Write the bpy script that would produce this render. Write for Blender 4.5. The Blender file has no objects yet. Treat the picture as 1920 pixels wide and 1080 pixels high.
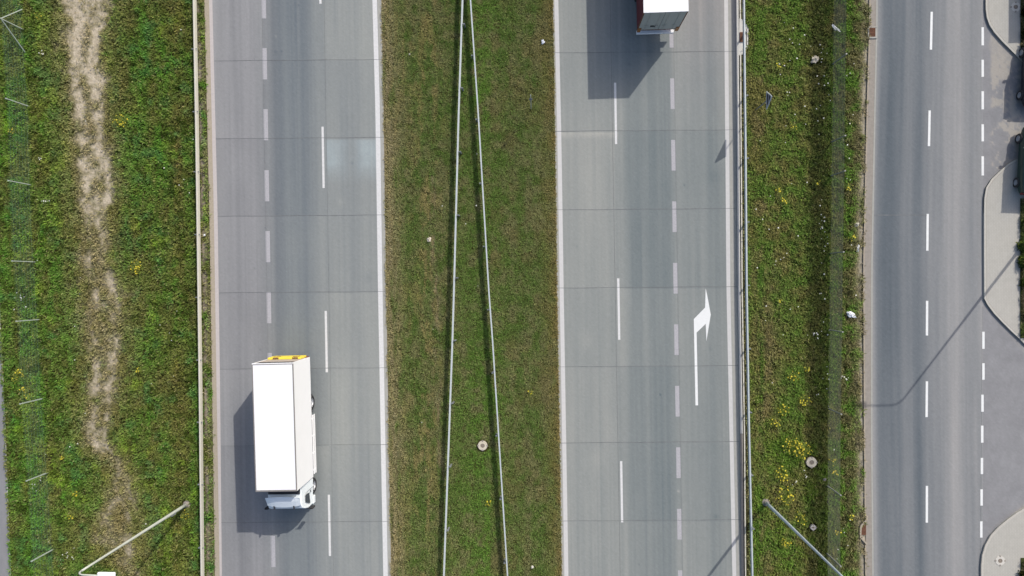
import bpy, math
import numpy as np
from mathutils import Vector, Matrix, Quaternion

rng = np.random.default_rng(7)
sc = bpy.context.scene
COL = sc.collection
R = math.radians

# ------------------------------------------------------------------ camera
F = 1280.0            # focal length in photo pixels (photo 1920 x 1080)
H = 44.5              # flying height, metres
NX, NY = 1010.0, 528.0   # the point straight below the camera
G = np.array([1.32, 1.30, 1.33])   # how much brighter than its albedo a sunlit level surface shows
vdown = Vector(((NX - 960) / F, (540 - NY) / F, -1)).normalized()
Q = vdown.rotation_difference(Vector((0, 0, -1)))
RM = np.array(Q.to_matrix())
cam = bpy.data.cameras.new('camera')
co = bpy.data.objects.new('camera', cam)
COL.objects.link(co)
co.location = (0, 0, H)
co.rotation_mode = 'QUATERNION'
co.rotation_quaternion = Q
cam.sensor_width = 36.0
cam.lens = 36.0 * F / 1920
cam.clip_start = 0.5
cam.clip_end = 2000
sc.camera = co


def PN(px, py, z=0.0):
    px = np.asarray(px, float); py = np.asarray(py, float)
    d = np.stack([(px - 960) / F, (540 - py) / F, -np.ones_like(px)], -1) @ RM.T
    t = (z - H) / d[..., 2]
    o = d * t[..., None]
    o[..., 2] = z
    return o


def P(px, py, z=0.0):
    v = PN(np.array([px]), np.array([py]), z)[0]
    return Vector((float(v[0]), float(v[1]), float(z)))


# ------------------------------------------------------------------ colour
def lin(c):
    c = np.asarray(c, float) / 255.0
    return np.where(c <= 0.04045, c / 12.92, ((c + 0.055) / 1.055) ** 2.4)


def alb(c):
    """surface colour from how the sunlit thing looks in the photograph (0-255)"""
    return np.clip(lin(c) / G, 0.004, 0.86)


TAB = rng.random(65536)


def vn(x, y, seed=0):
    x = np.asarray(x, float); y = np.asarray(y, float)
    ix = np.floor(x).astype(np.int64); iy = np.floor(y).astype(np.int64)
    fx = x - ix; fy = y - iy
    fx = fx * fx * (3 - 2 * fx); fy = fy * fy * (3 - 2 * fy)
    def h(a, b):
        return TAB[((a * 73856093) ^ (b * 19349663) ^ (seed * 83492791)) & 65535]
    return (h(ix, iy) * (1 - fx) + h(ix + 1, iy) * fx) * (1 - fy) + (h(ix, iy + 1) * (1 - fx) + h(ix + 1, iy + 1) * fx) * fy


def fbm(x, y, seed=0, oct=4):
    s = 0; a = 0.5; tot = 0
    for k in range(oct):
        s = s + a * vn(x, y, seed + k * 17); tot += a
        x = x * 2.03 + 5.1; y = y * 2.03 + 3.7; a *= 0.55
    return s / tot


def mat(name, color, rough=0.6, metal=0.0, var=0.12, scale=6.0, bump=0.0, spec=0.4, attr=False, stretch=None):
    m = bpy.data.materials.new(name); m.use_nodes = True
    nt = m.node_tree; b = nt.nodes['Principled BSDF']
    b.inputs['Roughness'].default_value = rough
    b.inputs['Metallic'].default_value = metal
    b.inputs['Specular IOR Level'].default_value = spec
    tc = nt.nodes.new('ShaderNodeTexCoord')
    no = nt.nodes.new('ShaderNodeTexNoise')
    no.inputs['Scale'].default_value = scale; no.inputs['Detail'].default_value = 6; no.inputs['Roughness'].default_value = 0.65
    if stretch:
        mp = nt.nodes.new('ShaderNodeMapping'); mp.inputs['Scale'].default_value = stretch
        nt.links.new(tc.outputs['Object'], mp.inputs[0]); nt.links.new(mp.outputs[0], no.inputs['Vector'])
    else:
        nt.links.new(tc.outputs['Object'], no.inputs['Vector'])
    mr = nt.nodes.new('ShaderNodeMapRange')
    mr.inputs[1].default_value = 0.25; mr.inputs[2].default_value = 0.75
    mr.inputs[3].default_value = 1 - var; mr.inputs[4].default_value = 1 + var
    nt.links.new(no.outputs['Fac'], mr.inputs[0])
    mx = nt.nodes.new('ShaderNodeVectorMath'); mx.operation = 'SCALE'
    if attr:
        at = nt.nodes.new('ShaderNodeAttribute'); at.attribute_name = 'col'
        nt.links.new(at.outputs['Color'], mx.inputs[0])
    else:
        mx.inputs[0].default_value = tuple(float(v) for v in color[:3])
    nt.links.new(mr.outputs[0], mx.inputs['Scale'])
    nt.links.new(mx.outputs[0], b.inputs['Base Color'])
    if bump:
        bp = nt.nodes.new('ShaderNodeBump'); bp.inputs['Strength'].default_value = bump; bp.inputs['Distance'].default_value = 0.02
        nt.links.new(no.outputs['Fac'], bp.inputs['Height']); nt.links.new(bp.outputs[0], b.inputs['Normal'])
    return m


M = {}
M['road'] = mat('concrete_road', None, 0.85, var=0.05, scale=14, bump=0.05, attr=True, spec=0.25)
M['asphalt'] = mat('asphalt', None, 0.9, var=0.06, scale=18, bump=0.08, attr=True, spec=0.25)
M['soil'] = mat('soil', None, 0.95, var=0.35, scale=9, bump=0.5, attr=True, spec=0.1)
M['pave'] = mat('paving', alb((199, 195, 188)), 0.9, var=0.06, scale=3, bump=0.1, spec=0.2)
M['kerb'] = mat('kerb_stone', alb((206, 201, 192)), 0.9, var=0.1, scale=7, spec=0.2)
M['gutter'] = mat('gutter_concrete', alb((166, 158, 150)), 0.9, var=0.14, scale=5, spec=0.2)
M['edgeconc'] = mat('edge_concrete', alb((182, 180, 174)), 0.9, var=0.1, scale=4, spec=0.2)
M['gravel'] = mat('beige_edge', alb((186, 174, 158)), 0.95, var=0.16, scale=9, spec=0.1)
M['whitekerb'] = mat('white_kerb', alb((222, 218, 212)), 0.85, var=0.08, scale=4, spec=0.2)
M['paint'] = mat('road_paint', alb((234, 232, 232)), 0.7, var=0.11, scale=7, spec=0.3)
M['paintnew'] = mat('fresh_road_paint', alb((250, 250, 250)), 0.7, var=0.06, scale=5, spec=0.3)
M['paintold'] = mat('worn_road_paint', alb((190, 187, 192)), 0.8, var=0.15, scale=9, spec=0.2)
M['paintpink'] = mat('worn_edge_paint', alb((208, 199, 198)), 0.8, var=0.08, scale=6, spec=0.2)
M['paintedge'] = mat('edge_line_paint', alb((222, 219, 218)), 0.8, var=0.06, scale=5, spec=0.2)
M['seal'] = mat('joint_seal', alb((130, 132, 134)), 0.9, var=0.3, scale=3, spec=0.1)
M['galv'] = mat('galvanised_steel', alb((205, 212, 214)), 0.55, 0.0, var=0.06, scale=3, spec=0.4)
M['cream'] = mat('cream_steel', alb((226, 220, 206)), 0.6, var=0.06, scale=2.5, spec=0.4)
M['post'] = mat('post_steel', alb((150, 154, 156)), 0.6, 0.2, var=0.1)
M['lampgrey'] = mat('lamp_steel', alb((205, 208, 198)), 0.55, 0.0, var=0.08, scale=2)
M['lampblue'] = mat('cool_lamp_steel', alb((190, 203, 212)), 0.5, 0.1, var=0.08, scale=2)
M['white'] = mat('white_paint', (0.86, 0.86, 0.86), 0.45, var=0.02, scale=1.2, spec=0.4)
M['cabwhite'] = mat('cab_paint', (0.78, 0.83, 0.85), 0.35, var=0.02, spec=0.5)
M['trim'] = mat('grey_trim', alb((150, 145, 142)), 0.6, var=0.1)
M['beige'] = mat('beige_door', alb((205, 190, 178)), 0.6, var=0.08)
M['yellow'] = mat('yellow_panel', (0.84, 0.66, 0.07), 0.55, var=0.1, scale=3)
M['black'] = mat('black_rubber', (0.03, 0.03, 0.032), 0.85, var=0.2)
M['dark'] = mat('dark_metal', (0.035, 0.036, 0.04), 0.6, var=0.2)
M['rim'] = mat('wheel_rim', (0.45, 0.46, 0.48), 0.4, 0.5, var=0.1)
M['glass'] = mat('tinted_glass', (0.03, 0.04, 0.05), 0.08, var=0.05, spec=0.8)
M['maroon'] = mat('maroon_side', (0.12, 0.012, 0.018), 0.5, var=0.12)
M['doorgrey'] = mat('grey_door', (0.43, 0.43, 0.385), 0.6, var=0.06)
M['orange'] = mat('orange_lens', (0.33, 0.13, 0.03), 0.4, var=0.1)
M['redlens'] = mat('red_lens', (0.16, 0.015, 0.015), 0.3, var=0.1)
M['clearlens'] = mat('clear_lens', (0.7, 0.72, 0.74), 0.2, var=0.1)
M['navy'] = mat('dark_car_paint', (0.012, 0.014, 0.022), 0.25, var=0.05, spec=0.6)
M['green'] = mat('green_car_paint', (0.008, 0.032, 0.026), 0.25, var=0.05, spec=0.6)
M['silver'] = mat('grey_van_paint', (0.4, 0.41, 0.42), 0.35, var=0.05, spec=0.5)
M['rust'] = mat('rusty_iron', (0.16, 0.075, 0.045), 0.9, var=0.35, scale=20)
M['hole'] = mat('dark_pit', (0.02, 0.017, 0.015), 1.0, var=0.2)
M['mconc'] = mat('manhole_concrete', alb((224, 213, 194)), 0.9, var=0.12, scale=8)
M['mpave'] = mat('pale_manhole_concrete', alb((222, 216, 208)), 0.9, var=0.08, scale=8)
M['miron'] = mat('manhole_iron', alb((150, 138, 126)), 0.8, var=0.15, scale=14)
M['plastic'] = mat('white_plastic', (0.75, 0.77, 0.8), 0.5, var=0.06, scale=8)
M['stone'] = mat('pale_stone', alb((225, 220, 205)), 0.9, var=0.12, scale=12)
M['signback'] = mat('sign_back_metal', (0.20, 0.21, 0.27), 0.5, 0.3, var=0.08)
M['mesh_l'] = mat('fence_wire', (0.22, 0.36, 0.26), 0.6, 0.0, var=0.1)
M['mesh_r'] = mat('fence_mesh', (0.16, 0.175, 0.125), 0.7, 0.0, var=0.15)
M['fpost'] = mat('fence_post_metal', alb((180, 190, 178)), 0.6, 0.0, var=0.1)
M['fpost_r'] = mat('grey_fence_post', alb((168, 168, 160)), 0.6, 0.0, var=0.1)
M['petal'] = mat('yellow_petals', (0.66, 0.55, 0.045), 0.8, var=0.35, scale=14)
M['wpetal'] = mat('white_petals', (0.7, 0.7, 0.6), 0.8, var=0.15, scale=30)


def blade_material(name, trans=0.35):
    m = bpy.data.materials.new(name); m.use_nodes = True
    nt = m.node_tree; nt.nodes.clear()
    o = nt.nodes.new('ShaderNodeOutputMaterial'); at = nt.nodes.new('ShaderNodeAttribute'); at.attribute_name = 'col'
    d = nt.nodes.new('ShaderNodeBsdfDiffuse'); t = nt.nodes.new('ShaderNodeBsdfTranslucent'); mx = nt.nodes.new('ShaderNodeMixShader')
    mx.inputs[0].default_value = trans
    nt.links.new(at.outputs['Color'], d.inputs[0]); nt.links.new(at.outputs['Color'], t.inputs[0])
    nt.links.new(d.outputs[0], mx.inputs[1]); nt.links.new(t.outputs[0], mx.inputs[2]); nt.links.new(mx.outputs[0], o.inputs[0])
    return m


M['blade'] = blade_material('leaf_blades')


# paving with small setts
def paving_nodes():
    m = M['pave']; nt = m.node_tree; b = nt.nodes['Principled BSDF']
    br = nt.nodes.new('ShaderNodeTexBrick'); tc = nt.nodes.new('ShaderNodeTexCoord')
    br.inputs['Scale'].default_value = 1.0
    br.inputs['Brick Width'].default_value = 0.2; br.inputs['Row Height'].default_value = 0.1
    br.inputs['Mortar Size'].default_value = 0.008
    br.inputs['Color1'].default_value = (1, 1, 1, 1); br.inputs['Color2'].default_value = (0.96, 0.955, 0.95, 1); br.inputs['Mortar'].default_value = (0.84, 0.83, 0.8, 1)
    mp = nt.nodes.new('ShaderNodeMapping'); mp.inputs['Rotation'].default_value = (0, 0, R(90.8))
    nt.links.new(tc.outputs['Object'], mp.inputs[0]); nt.links.new(mp.outputs[0], br.inputs['Vector'])
    src = b.inputs['Base Color'].links[0].from_socket
    mu = nt.nodes.new('ShaderNodeVectorMath'); mu.operation = 'MULTIPLY'
    nt.links.new(src, mu.inputs[0]); nt.links.new(br.outputs['Color'], mu.inputs[1]); nt.links.new(mu.outputs[0], b.inputs['Base Color'])


paving_nodes()


# ------------------------------------------------------------------ mesh helpers
class MB:
    def __init__(s):
        s.v = []; s.f = []

    def quad(s, a, b, c, d):
        n = len(s.v); s.v += [tuple(a), tuple(b), tuple(c), tuple(d)]; s.f.append((n, n + 1, n + 2, n + 3)); return s

    def box(s, x0, x1, y0, y1, z0, z1):
        n = len(s.v)
        s.v += [(x0, y0, z0), (x1, y0, z0), (x1, y1, z0), (x0, y1, z0), (x0, y0, z1), (x1, y0, z1), (x1, y1, z1), (x0, y1, z1)]
        for f in ((0, 3, 2, 1), (4, 5, 6, 7), (0, 1, 5, 4), (1, 2, 6, 5), (2, 3, 7, 6), (3, 0, 4, 7)):
            s.f.append(tuple(n + i for i in f))
        return s

    def prism(s, poly, z0, z1):
        n = len(s.v); k = len(poly)
        s.v += [(p[0], p[1], z0) for p in poly] + [(p[0], p[1], z1) for p in poly]
        s.f.append(tuple(n + k + i for i in range(k))); s.f.append(tuple(n + i for i in reversed(range(k))))
        for i in range(k):
            j = (i + 1) % k; s.f.append((n + i, n + j, n + k + j, n + k + i))
        return s

    def tube(s, pts, r, seg=8, cap=True):
        pts = [Vector(p) for p in pts]; n0 = len(s.v)
        rs = r if isinstance(r, (list, tuple)) else [r] * len(pts)
        for i, p in enumerate(pts):
            d = (pts[min(i + 1, len(pts) - 1)] - pts[max(i - 1, 0)]).normalized()
            u = d.cross(Vector((0.13, 0.41, 0.9)) if abs(d.z) < 0.9 else Vector((1, 0, 0))).normalized(); w = d.cross(u)
            for k in range(seg):
                a = 2 * math.pi * k / seg
                s.v.append(tuple(p + (u * math.cos(a) + w * math.sin(a)) * rs[i]))
        for i in range(len(pts) - 1):
            for k in range(seg):
                a = n0 + i * seg + k; b = n0 + i * seg + (k + 1) % seg
                s.f.append((a, b, b + seg, a + seg))
        if cap:
            s.f.append(tuple(n0 + k for k in reversed(range(seg)))); e = n0 + (len(pts) - 1) * seg
            s.f.append(tuple(e + k for k in range(seg)))
        return s

    def lathe(s, c, prof, seg=24, axis='z'):
        """prof: (radius, height) pairs about a vertical or an x axis through c"""
        n0 = len(s.v)
        for r, h in prof:
            for k in range(seg):
                a = 2 * math.pi * k / seg
                if axis == 'z': s.v.append((c[0] + r * math.cos(a), c[1] + r * math.sin(a), c[2] + h))
                else: s.v.append((c[0] + h, c[1] + r * math.cos(a), c[2] + r * math.sin(a)))
        for i in range(len(prof) - 1):
            for k in range(seg):
                a = n0 + i * seg + k; b = n0 + i * seg + (k + 1) % seg
                s.f.append((a, b, b + seg, a + seg))
        return s

    def sweep(s, path, prof, closed=False):
        """prof: (side offset, height) list swept along a ground path of Vectors"""
        n0 = len(s.v); k = len(prof)
        for i, p in enumerate(path):
            d = path[min(i + 1, len(path) - 1)] - path[max(i - 1, 0)]
            nrm = Vector((d.y, -d.x, 0)).normalized()
            for o, z in prof: s.v.append((p.x + nrm.x * o, p.y + nrm.y * o, p.z + z))
        for i in range(len(path) - 1):
            for j in range(k if closed else k - 1):
                a = n0 + i * k + j; b = n0 + i * k + (j + 1) % k
                s.f.append((a, b, b + k, a + k))
        if closed:
            s.f.append(tuple(n0 + j for j in range(k))); e = n0 + (len(path) - 1) * k; s.f.append(tuple(e + j for j in reversed(range(k))))
        return s

    def build(s, name, m, parent=None, smooth=False, bevel=0.0, loc=None):
        me = bpy.data.meshes.new(name); me.from_pydata(s.v, [], s.f); me.update()
        me.materials.append(M[m] if isinstance(m, str) else m)
        if smooth: me.polygons.foreach_set('use_smooth', [True] * len(me.polygons))
        o = bpy.data.objects.new(name, me); COL.objects.link(o)
        if parent: o.parent = parent
        if loc is not None: o.location = loc
        if bevel:
            b = o.modifiers.new('bevel', 'BEVEL'); b.width = bevel; b.segments = 3; b.limit_method = 'ANGLE'
        return o


def bulk(name, V, Fc, cols, m, parent=None):
    """big mesh from numpy: V (n,3), Fc (k,3 or 4), cols (n,3) linear"""
    me = bpy.data.meshes.new(name); k = Fc.shape[1]
    me.vertices.add(len(V)); me.vertices.foreach_set('co', np.ascontiguousarray(V, np.float32).ravel())
    me.loops.add(Fc.size); me.loops.foreach_set('vertex_index', np.ascontiguousarray(Fc, np.int32).ravel())
    me.polygons.add(len(Fc)); me.polygons.foreach_set('loop_start', np.arange(0, Fc.size, k, dtype=np.int32))
    a = me.color_attributes.new('col', 'FLOAT_COLOR', 'POINT')
    c4 = np.ones((len(V), 4), np.float32); c4[:, :3] = cols
    a.data.foreach_set('color', c4.ravel())
    me.update(calc_edges=True); me.validate()
    me.materials.append(M[m])
    o = bpy.data.objects.new(name, me); COL.objects.link(o)
    if parent: o.parent = parent
    return o


def thing(name, label, cat, loc=(0, 0, 0), rz=0.0, group=None):
    o = bpy.data.objects.new(name, None); COL.objects.link(o); o.location = loc; o.rotation_euler = (0, 0, rz)
    o.empty_display_size = 0.2
    return tag(o, label, cat, group)


def tag(o, label, cat, group=None):
    o['label'] = label; o['category'] = cat
    if group: o['group'] = group
    return o


def kind(o, k):
    o['kind'] = k; return o


def IP(table):
    ys = [t[0] for t in table]; xs = [t[1] for t in table]
    def f(y):
        y = np.asarray(y, float)
        r = np.interp(y, ys, xs)
        r = np.where(y < ys[0], xs[0] + (y - ys[0]) * (xs[1] - xs[0]) / (ys[1] - ys[0]), r)
        return np.where(y > ys[-1], xs[-1] + (y - ys[-1]) * (xs[-1] - xs[-2]) / (ys[-1] - ys[-2]), r)
    return f


def rows(dense=2.4, far=60, lo=-1500, hi=2600, d0=-60, d1=1140):
    return np.concatenate([np.arange(lo, d0, far), np.arange(d0, d1, dense), np.arange(d1, hi, far)])


def grid(name, L, Rr, z, colfn, m, dx=2.4, ys=None):
    ys = rows() if ys is None else ys
    nx = max(2, int(abs(float(Rr(540)) - float(L(540))) / dx) + 1)
    u = np.linspace(0, 1, nx)
    X = L(ys)[:, None] * (1 - u) + Rr(ys)[:, None] * u
    Y = np.repeat(ys[:, None], nx, 1)
    V = PN(X.ravel(), Y.ravel(), z)
    i = np.arange(len(ys) - 1)[:, None] * nx + np.arange(nx - 1)[None, :]
    Fc = np.stack([i, i + nx, i + nx + 1, i + 1], -1).reshape(-1, 4)
    c = alb(colfn(X.ravel(), Y.ravel()))
    return bulk(name, V, Fc, c, m)


def strip(mb, xa, xb, y0, y1, z, step=60):
    """flat strip between two pixel-x functions"""
    n = max(1, int((y1 - y0) / step)); ys = np.linspace(y0, y1, n + 1)
    A = PN(xa(ys), ys, z); B = PN(xb(ys), ys, z)
    for i in range(n):
        mb.quad(A[i], A[i + 1], B[i + 1], B[i])
    return mb


Kc = lambda x: (lambda y: np.full(np.shape(y), float(x)))

# ------------------------------------------------------------------ where things lie (photo pixels on the ground)
SL = lambda py: 0.0142 * (np.asarray(py, float) - 540)     # the drift of the motorway to the right, down the frame
beige_l = IP([(0, 383), (400, 392.5), (720, 397.5), (1080, 403)])
road1_l = IP([(0, 392), (400, 401), (720, 406), (1080, 412)])
road1_in = IP([(0, 398), (400, 408), (720, 412.5), (1080, 416)])
road1_r = IP([(0, 715), (200, 719), (540, 724), (1080, 733.5)])
road2_l = IP([(0, 1036.5), (270, 1040.5), (540, 1044), (1080, 1053)])
road2_r = IP([(0, 1380), (540, 1383.5), (813, 1388), (1080, 1390)])
chan_r = IP([(0, 1390), (540, 1393.5), (1080, 1402)])
gut_l = IP([(-200, 1634), (60, 1631), (190, 1627), (500, 1620), (800, 1621.5), (1080, 1624), (1300, 1626)])
gut_r = IP([(-200, 1647), (60, 1645), (190, 1642), (500, 1636), (800, 1635.5), (1080, 1638), (1300, 1640)])
road3_r = Kc(1843)
path_r = IP([(0, -24), (650, 1), (760, 7), (900, 12), (1080, 19)])


def tone_rgb(t, lo, hi, t0, t1):
    k = np.clip((t - t0) / (t1 - t0), -0.4, 1.4)[:, None]
    return np.array(lo)[None] * (1 - k) + np.array(hi)[None] * k


J1 = [114 - 146 * k for k in range(9, 0, -1)] + [114, 260, 405.5, 549, 692, 836, 980] + [980 + 145 * k for k in range(1, 9)]
J2 = [99 - 146 * k for k in range(9, 0, -1)] + [99, 246, 393.5, 540, 688, 830.5, 977] + [977 + 145 * k for k in range(1, 9)]


def slab(px, py, joints, lanes, seed):
    a = np.searchsorted(np.array(joints), py); b = np.searchsorted(np.array(lanes), px)
    return (TAB[(a * 977 + b * 131 + seed) & 65535] - 0.5)


SPOTS = [(517, 68, 1.6, 22), (517, 97, 1.5, -26), (528, 96, 1.5, -26), (460, 126, 1.3, -20), (477, 111, 1.2, -16), (477, 503, 1.4, -22), (488, 656, 1.5, -30), (497, 427, 1.5, -30), (660, 306, 2.5, -16), (1238, 740, 1.6, -34), (1283, 347, 1.6, -28),
         (1180, 120, 2, -14), (1082, 462, 1.8, -14), (1198, 1058, 1.4, -20), (1331, 654, 3, -10), (1343, 968, 3.5, -12), (1272, 921, 2, 30), (560, 10, 1.5, -18), (1205, 178, 1.6, -20), (640, 380, 8, 7), (1100, 640, 14, 6), (1340, 330, 12, -6), (560, 420, 14, -5), (690, 520, 9, -6), (1120, 860, 16, 6)]


def spots(px, py):
    t = np.zeros(len(px))
    for (x, y, r, a) in SPOTS: t += a * np.exp(-((px - x) ** 2 + ((py - y) / 1.2) ** 2) / (r * r))
    return t


def col_road1(px, py):
    x = px - SL(py)
    t = np.interp(x, [402, 408, 425, 440, 447, 453, 458, 468, 490, 500, 506, 515, 522, 530, 545, 560, 575, 585, 592, 602, 616, 640, 665, 690, 705, 716, 726],
                  [158, 157, 152, 150, 144, 151, 147, 151, 151, 147, 150, 137, 131, 134, 141, 137, 133, 139, 147, 153, 152, 158, 154, 158, 157, 160, 176])
    top = np.clip((330 - py) / 300, 0, 1)
    t = t - top * 5 * np.exp(-((x - 555) / 50) ** 2)
    t = t + 9 * (vn(x / 3.2, py / 260, 3) - 0.5) + 7 * (fbm(x / 30, py / 90, 5) - 0.5) + 6 * (vn(x / 9, py / 420, 8) - 0.5)
    t = t + 9 * slab(x, py, J1, [498, 612], 11) + spots(px, py) + 8 * (fbm(x / 70, py / 200, 12) - 0.5) - 9 * np.clip((vn(x / 1.6, py / 500, 14) - 0.86) * 7, 0, 1)
    # paler bloom below one joint
    e = np.clip((py - 260) / 3, 0, 1) * np.clip((345 - py) / 40, 0, 1)
    w = np.clip((x - 614) / 3, 0, 1) * np.clip((722 - x) / 3, 0, 1) * (1 - 0.75 * np.exp(-((x - 662) / 14.) ** 2))
    bloom = e * w * (0.6 + 0.8 * fbm(x / 16, py / 22, 21))
    t = t + 7 * np.exp(-((x - 452) / 22) ** 2 - ((py - 310) / 45) ** 2)
    k = np.clip((x - 480) / 60, 0, 1)[:, None]
    c = tone_rgb(t, (121, 128, 134), (164, 166, 163), 125, 165) * k + tone_rgb(t, (124, 125, 129), (166, 165, 167), 125, 165) * (1 - k)
    fine = rng.normal(0, 2.0, len(px))[:, None]
    return c + fine + bloom[:, None] * np.array([13, 18, 21])


def col_road2(px, py):
    x = px - SL(py)
    t = np.interp(x, [1042, 1050, 1060, 1080, 1100, 1130, 1150, 1160, 1168, 1176, 1186, 1200, 1212, 1226, 1240, 1255, 1266, 1276, 1282, 1300, 1318, 1330, 1345, 1360, 1372, 1384],
                  [166, 165, 160, 157, 157, 158, 156, 154, 158, 148, 140, 139, 145, 136, 134, 140, 150, 155, 148, 146, 147, 140, 142, 150, 158, 160])
    t = t + 9 * (vn(x / 3.4, py / 260, 33) - 0.5) + 7 * (fbm(x / 30, py / 90, 35) - 0.5) + 6 * (vn(x / 9, py / 420, 38) - 0.5)
    t = t + 9 * slab(x, py, J2, [1157, 1268], 55) + spots(px, py) + 8 * (fbm(x / 70, py / 200, 52) - 0.5) - 9 * np.clip((vn(x / 1.6, py / 500, 54) - 0.86) * 7, 0, 1)
    e = np.clip((py - 247) / 2, 0, 1) * np.clip((262 - py) / 12, 0, 1) * np.clip((1165 - x) / 4, 0, 1)
    t = t + 16 * e * (0.4 + fbm(x / 12, py / 9, 41))
    c = tone_rgb(t, (119, 128, 131), (166, 167, 163), 125, 165)
    c = c + np.clip((250 - py) / 250, 0, 1)[:, None] * np.clip((x - 1240) / 60, 0, 1)[:, None] * np.array([6, 2, 4])
    return c + rng.normal(0, 2.0, len(px))[:, None]


def col_road3(px, py):
    x = px - (gut_r(py) - 1636) * np.clip((1843 - px) / 200, 0, 1)
    bend = 0.012 * (py - 500)
    x2 = x + np.where(py > 500, -bend * 0.6, bend * 0.2)
    t = np.interp(x2, [1636, 1641, 1648, 1660, 1672, 1684, 1693, 1702, 1712, 1722, 1732, 1745, 1758, 1772, 1784, 1795, 1806, 1818, 1832, 1838, 1845],
                  [150, 134, 120, 112, 112, 117, 132, 134, 122, 120, 133, 140, 141, 150, 159, 160, 148, 143, 149, 153, 163])
    low = np.clip((py - 640) / 300, 0, 1)
    t = t + low * 14 * np.exp(-((x2 - 1668) / 22) ** 2) - 9 * low * np.exp(-((x2 - 1720) / 5) ** 2)
    t = t + 8 * (vn(x2 / 3.5, py / 200, 63) - 0.5) + 9 * (fbm(x2 / 22, py / 120, 65) - 0.5) + 7 * (vn(x2 / 7, py / 300, 67) - 0.5)
    c = tone_rgb(t, (107, 114, 121), (168, 166, 166), 112, 163)
    return c + rng.normal(0, 2.2, len(px))[:, None]


def col_side(px, py):
    n = fbm(px / 20, py / 24, 71); n2 = fbm(px / 7, py / 9, 73)
    base = np.ones((len(px), 3)) * np.array([152, 151, 154])
    base = base + ((n - 0.5) * 16)[:, None] + ((n2 - 0.5) * 8)[:, None]
    dirt = np.array([186, 178, 168])
    # worn sandy patches by the upper entrance
    up = np.clip((345 - py) / 20, 0, 1) * np.clip((py - 20) / 20, 0, 1)
    m = np.clip((n * 0.6 + n2 * 0.4 - 0.47) * 16, 0, 1) * 0.75
    solid = np.clip((135 - py) / 30, 0, 1) * 0.55
    k = np.maximum(m, solid) * up * np.clip((px - 1847 - 14 * n2) / 5, 0, 1)
    # dusty rims along the kerbs
    d2 = np.abs((px - 1848) - (py - 565) * 0.9) / 1.35
    k = np.maximum(k, np.clip(1 - d2 / 14, 0, 1) * 0.5 * (py > 555) * (py < 680))
    d3 = np.abs((px - 1850) + (py - 1030) * 1.05) / 1.4
    k = np.maximum(k, np.clip(1 - (d3 - 6 * n2) / 12, 0, 1) * 0.8 * (py > 930))
    base = base * (1 - k[:, None]) + dirt * k[:, None]
    return base + rng.normal(0, 2.2, len(px))[:, None]


# dry earth track on the left verge: how bare the ground is, 0..1
trk_c = IP([(0, 165), (60, 160), (120, 160), (200, 168), (270, 172), (340, 180), (430, 178), (500, 182), (560, 198), (620, 196), (700, 200), (780, 188), (830, 182), (880, 230), (940, 228), (1000, 215), (1080, 250)])
trk_w = IP([(0, 46), (60, 40), (120, 36), (200, 34), (270, 34), (340, 36), (430, 28), (500, 28), (560, 42), (620, 36), (700, 27), (780, 24), (830, 20), (880, 18), (940, 26), (1000, 40), (1080, 12)])
trk_s = IP([(0, 1.0), (150, 1.0), (300, 0.95), (350, 0.95), (420, 0.7), (480, 0.75), (560, 0.6), (620, 0.58), (700, 0.66), (780, 0.85), (825, 0.68), (870, 0.50), (930, 0.55), (1000, 0.55), (1080, 0.45)])


def bare(px, py):
    d = (px - trk_c(py) - 12 * (vn(px / 24, py / 30, 81) - 0.5)) / np.maximum(trk_w(py) * 1.12, 8)
    n = fbm(px / 15, py / 22, 83); n2 = fbm(px / 4.5, py / 5.5, 87)
    k = trk_s(py) * (0.62 * np.exp(-(d / 0.95) ** 2) + 0.42 * np.exp(-((np.abs(d) - 0.5) / 0.32) ** 2)) + (n - 0.5) * 1.15 + (n2 - 0.5) * 0.75 - 0.13
    b = np.clip(k * 1.25, 0, 1) * (np.abs(d) < 1.9) * np.clip((1.9 - np.abs(d)) * 1.2, 0, 1)
    # between rail and carriageway
    r = np.clip((px - (beige_l(py) - 17)) / 3, 0, 1) * (px < 420)
    b2 = np.clip((fbm(px / 9, py / 18, 91) - 0.30) * 5, 0, 1) * np.clip((beige_l(py) - 5 - px) / 4, 0.45, 1) * r
    # along the service road kerb on the right
    g = gut_l(py)
    b3 = np.clip(1.25 - (g - px) / 19, 0, 1) * (px < g) * np.clip((fbm(px / 7, py / 24, 93) - 0.28) * 4, 0, 1)
    # worn edge of the median
    b4 = np.clip(1 - (px - road1_r(py)) / 30, 0, 1) * (px > 600) * np.clip((fbm(px / 8, py / 40, 95) - 0.42) * 4, 0, 1) * 0.8
    b5 = np.exp(-((px - 812 - 0.03 * (py - 400)) / 7) ** 2) * np.clip((fbm(px / 6, py / 30, 97) - 0.45) * 5, 0, 1) * ((py > 330) & (py < 900)) * 0.8
    b6 = np.clip((px - chan_r(py)) / 1, 0, 1) * np.clip(1 - (px - chan_r(py)) / 7, 0, 1) * (px > 1300) * 0.9 * (px < 1420)
    return np.clip(b + b2 + b3 + b4 + b5 + b6, 0, 1)


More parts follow.
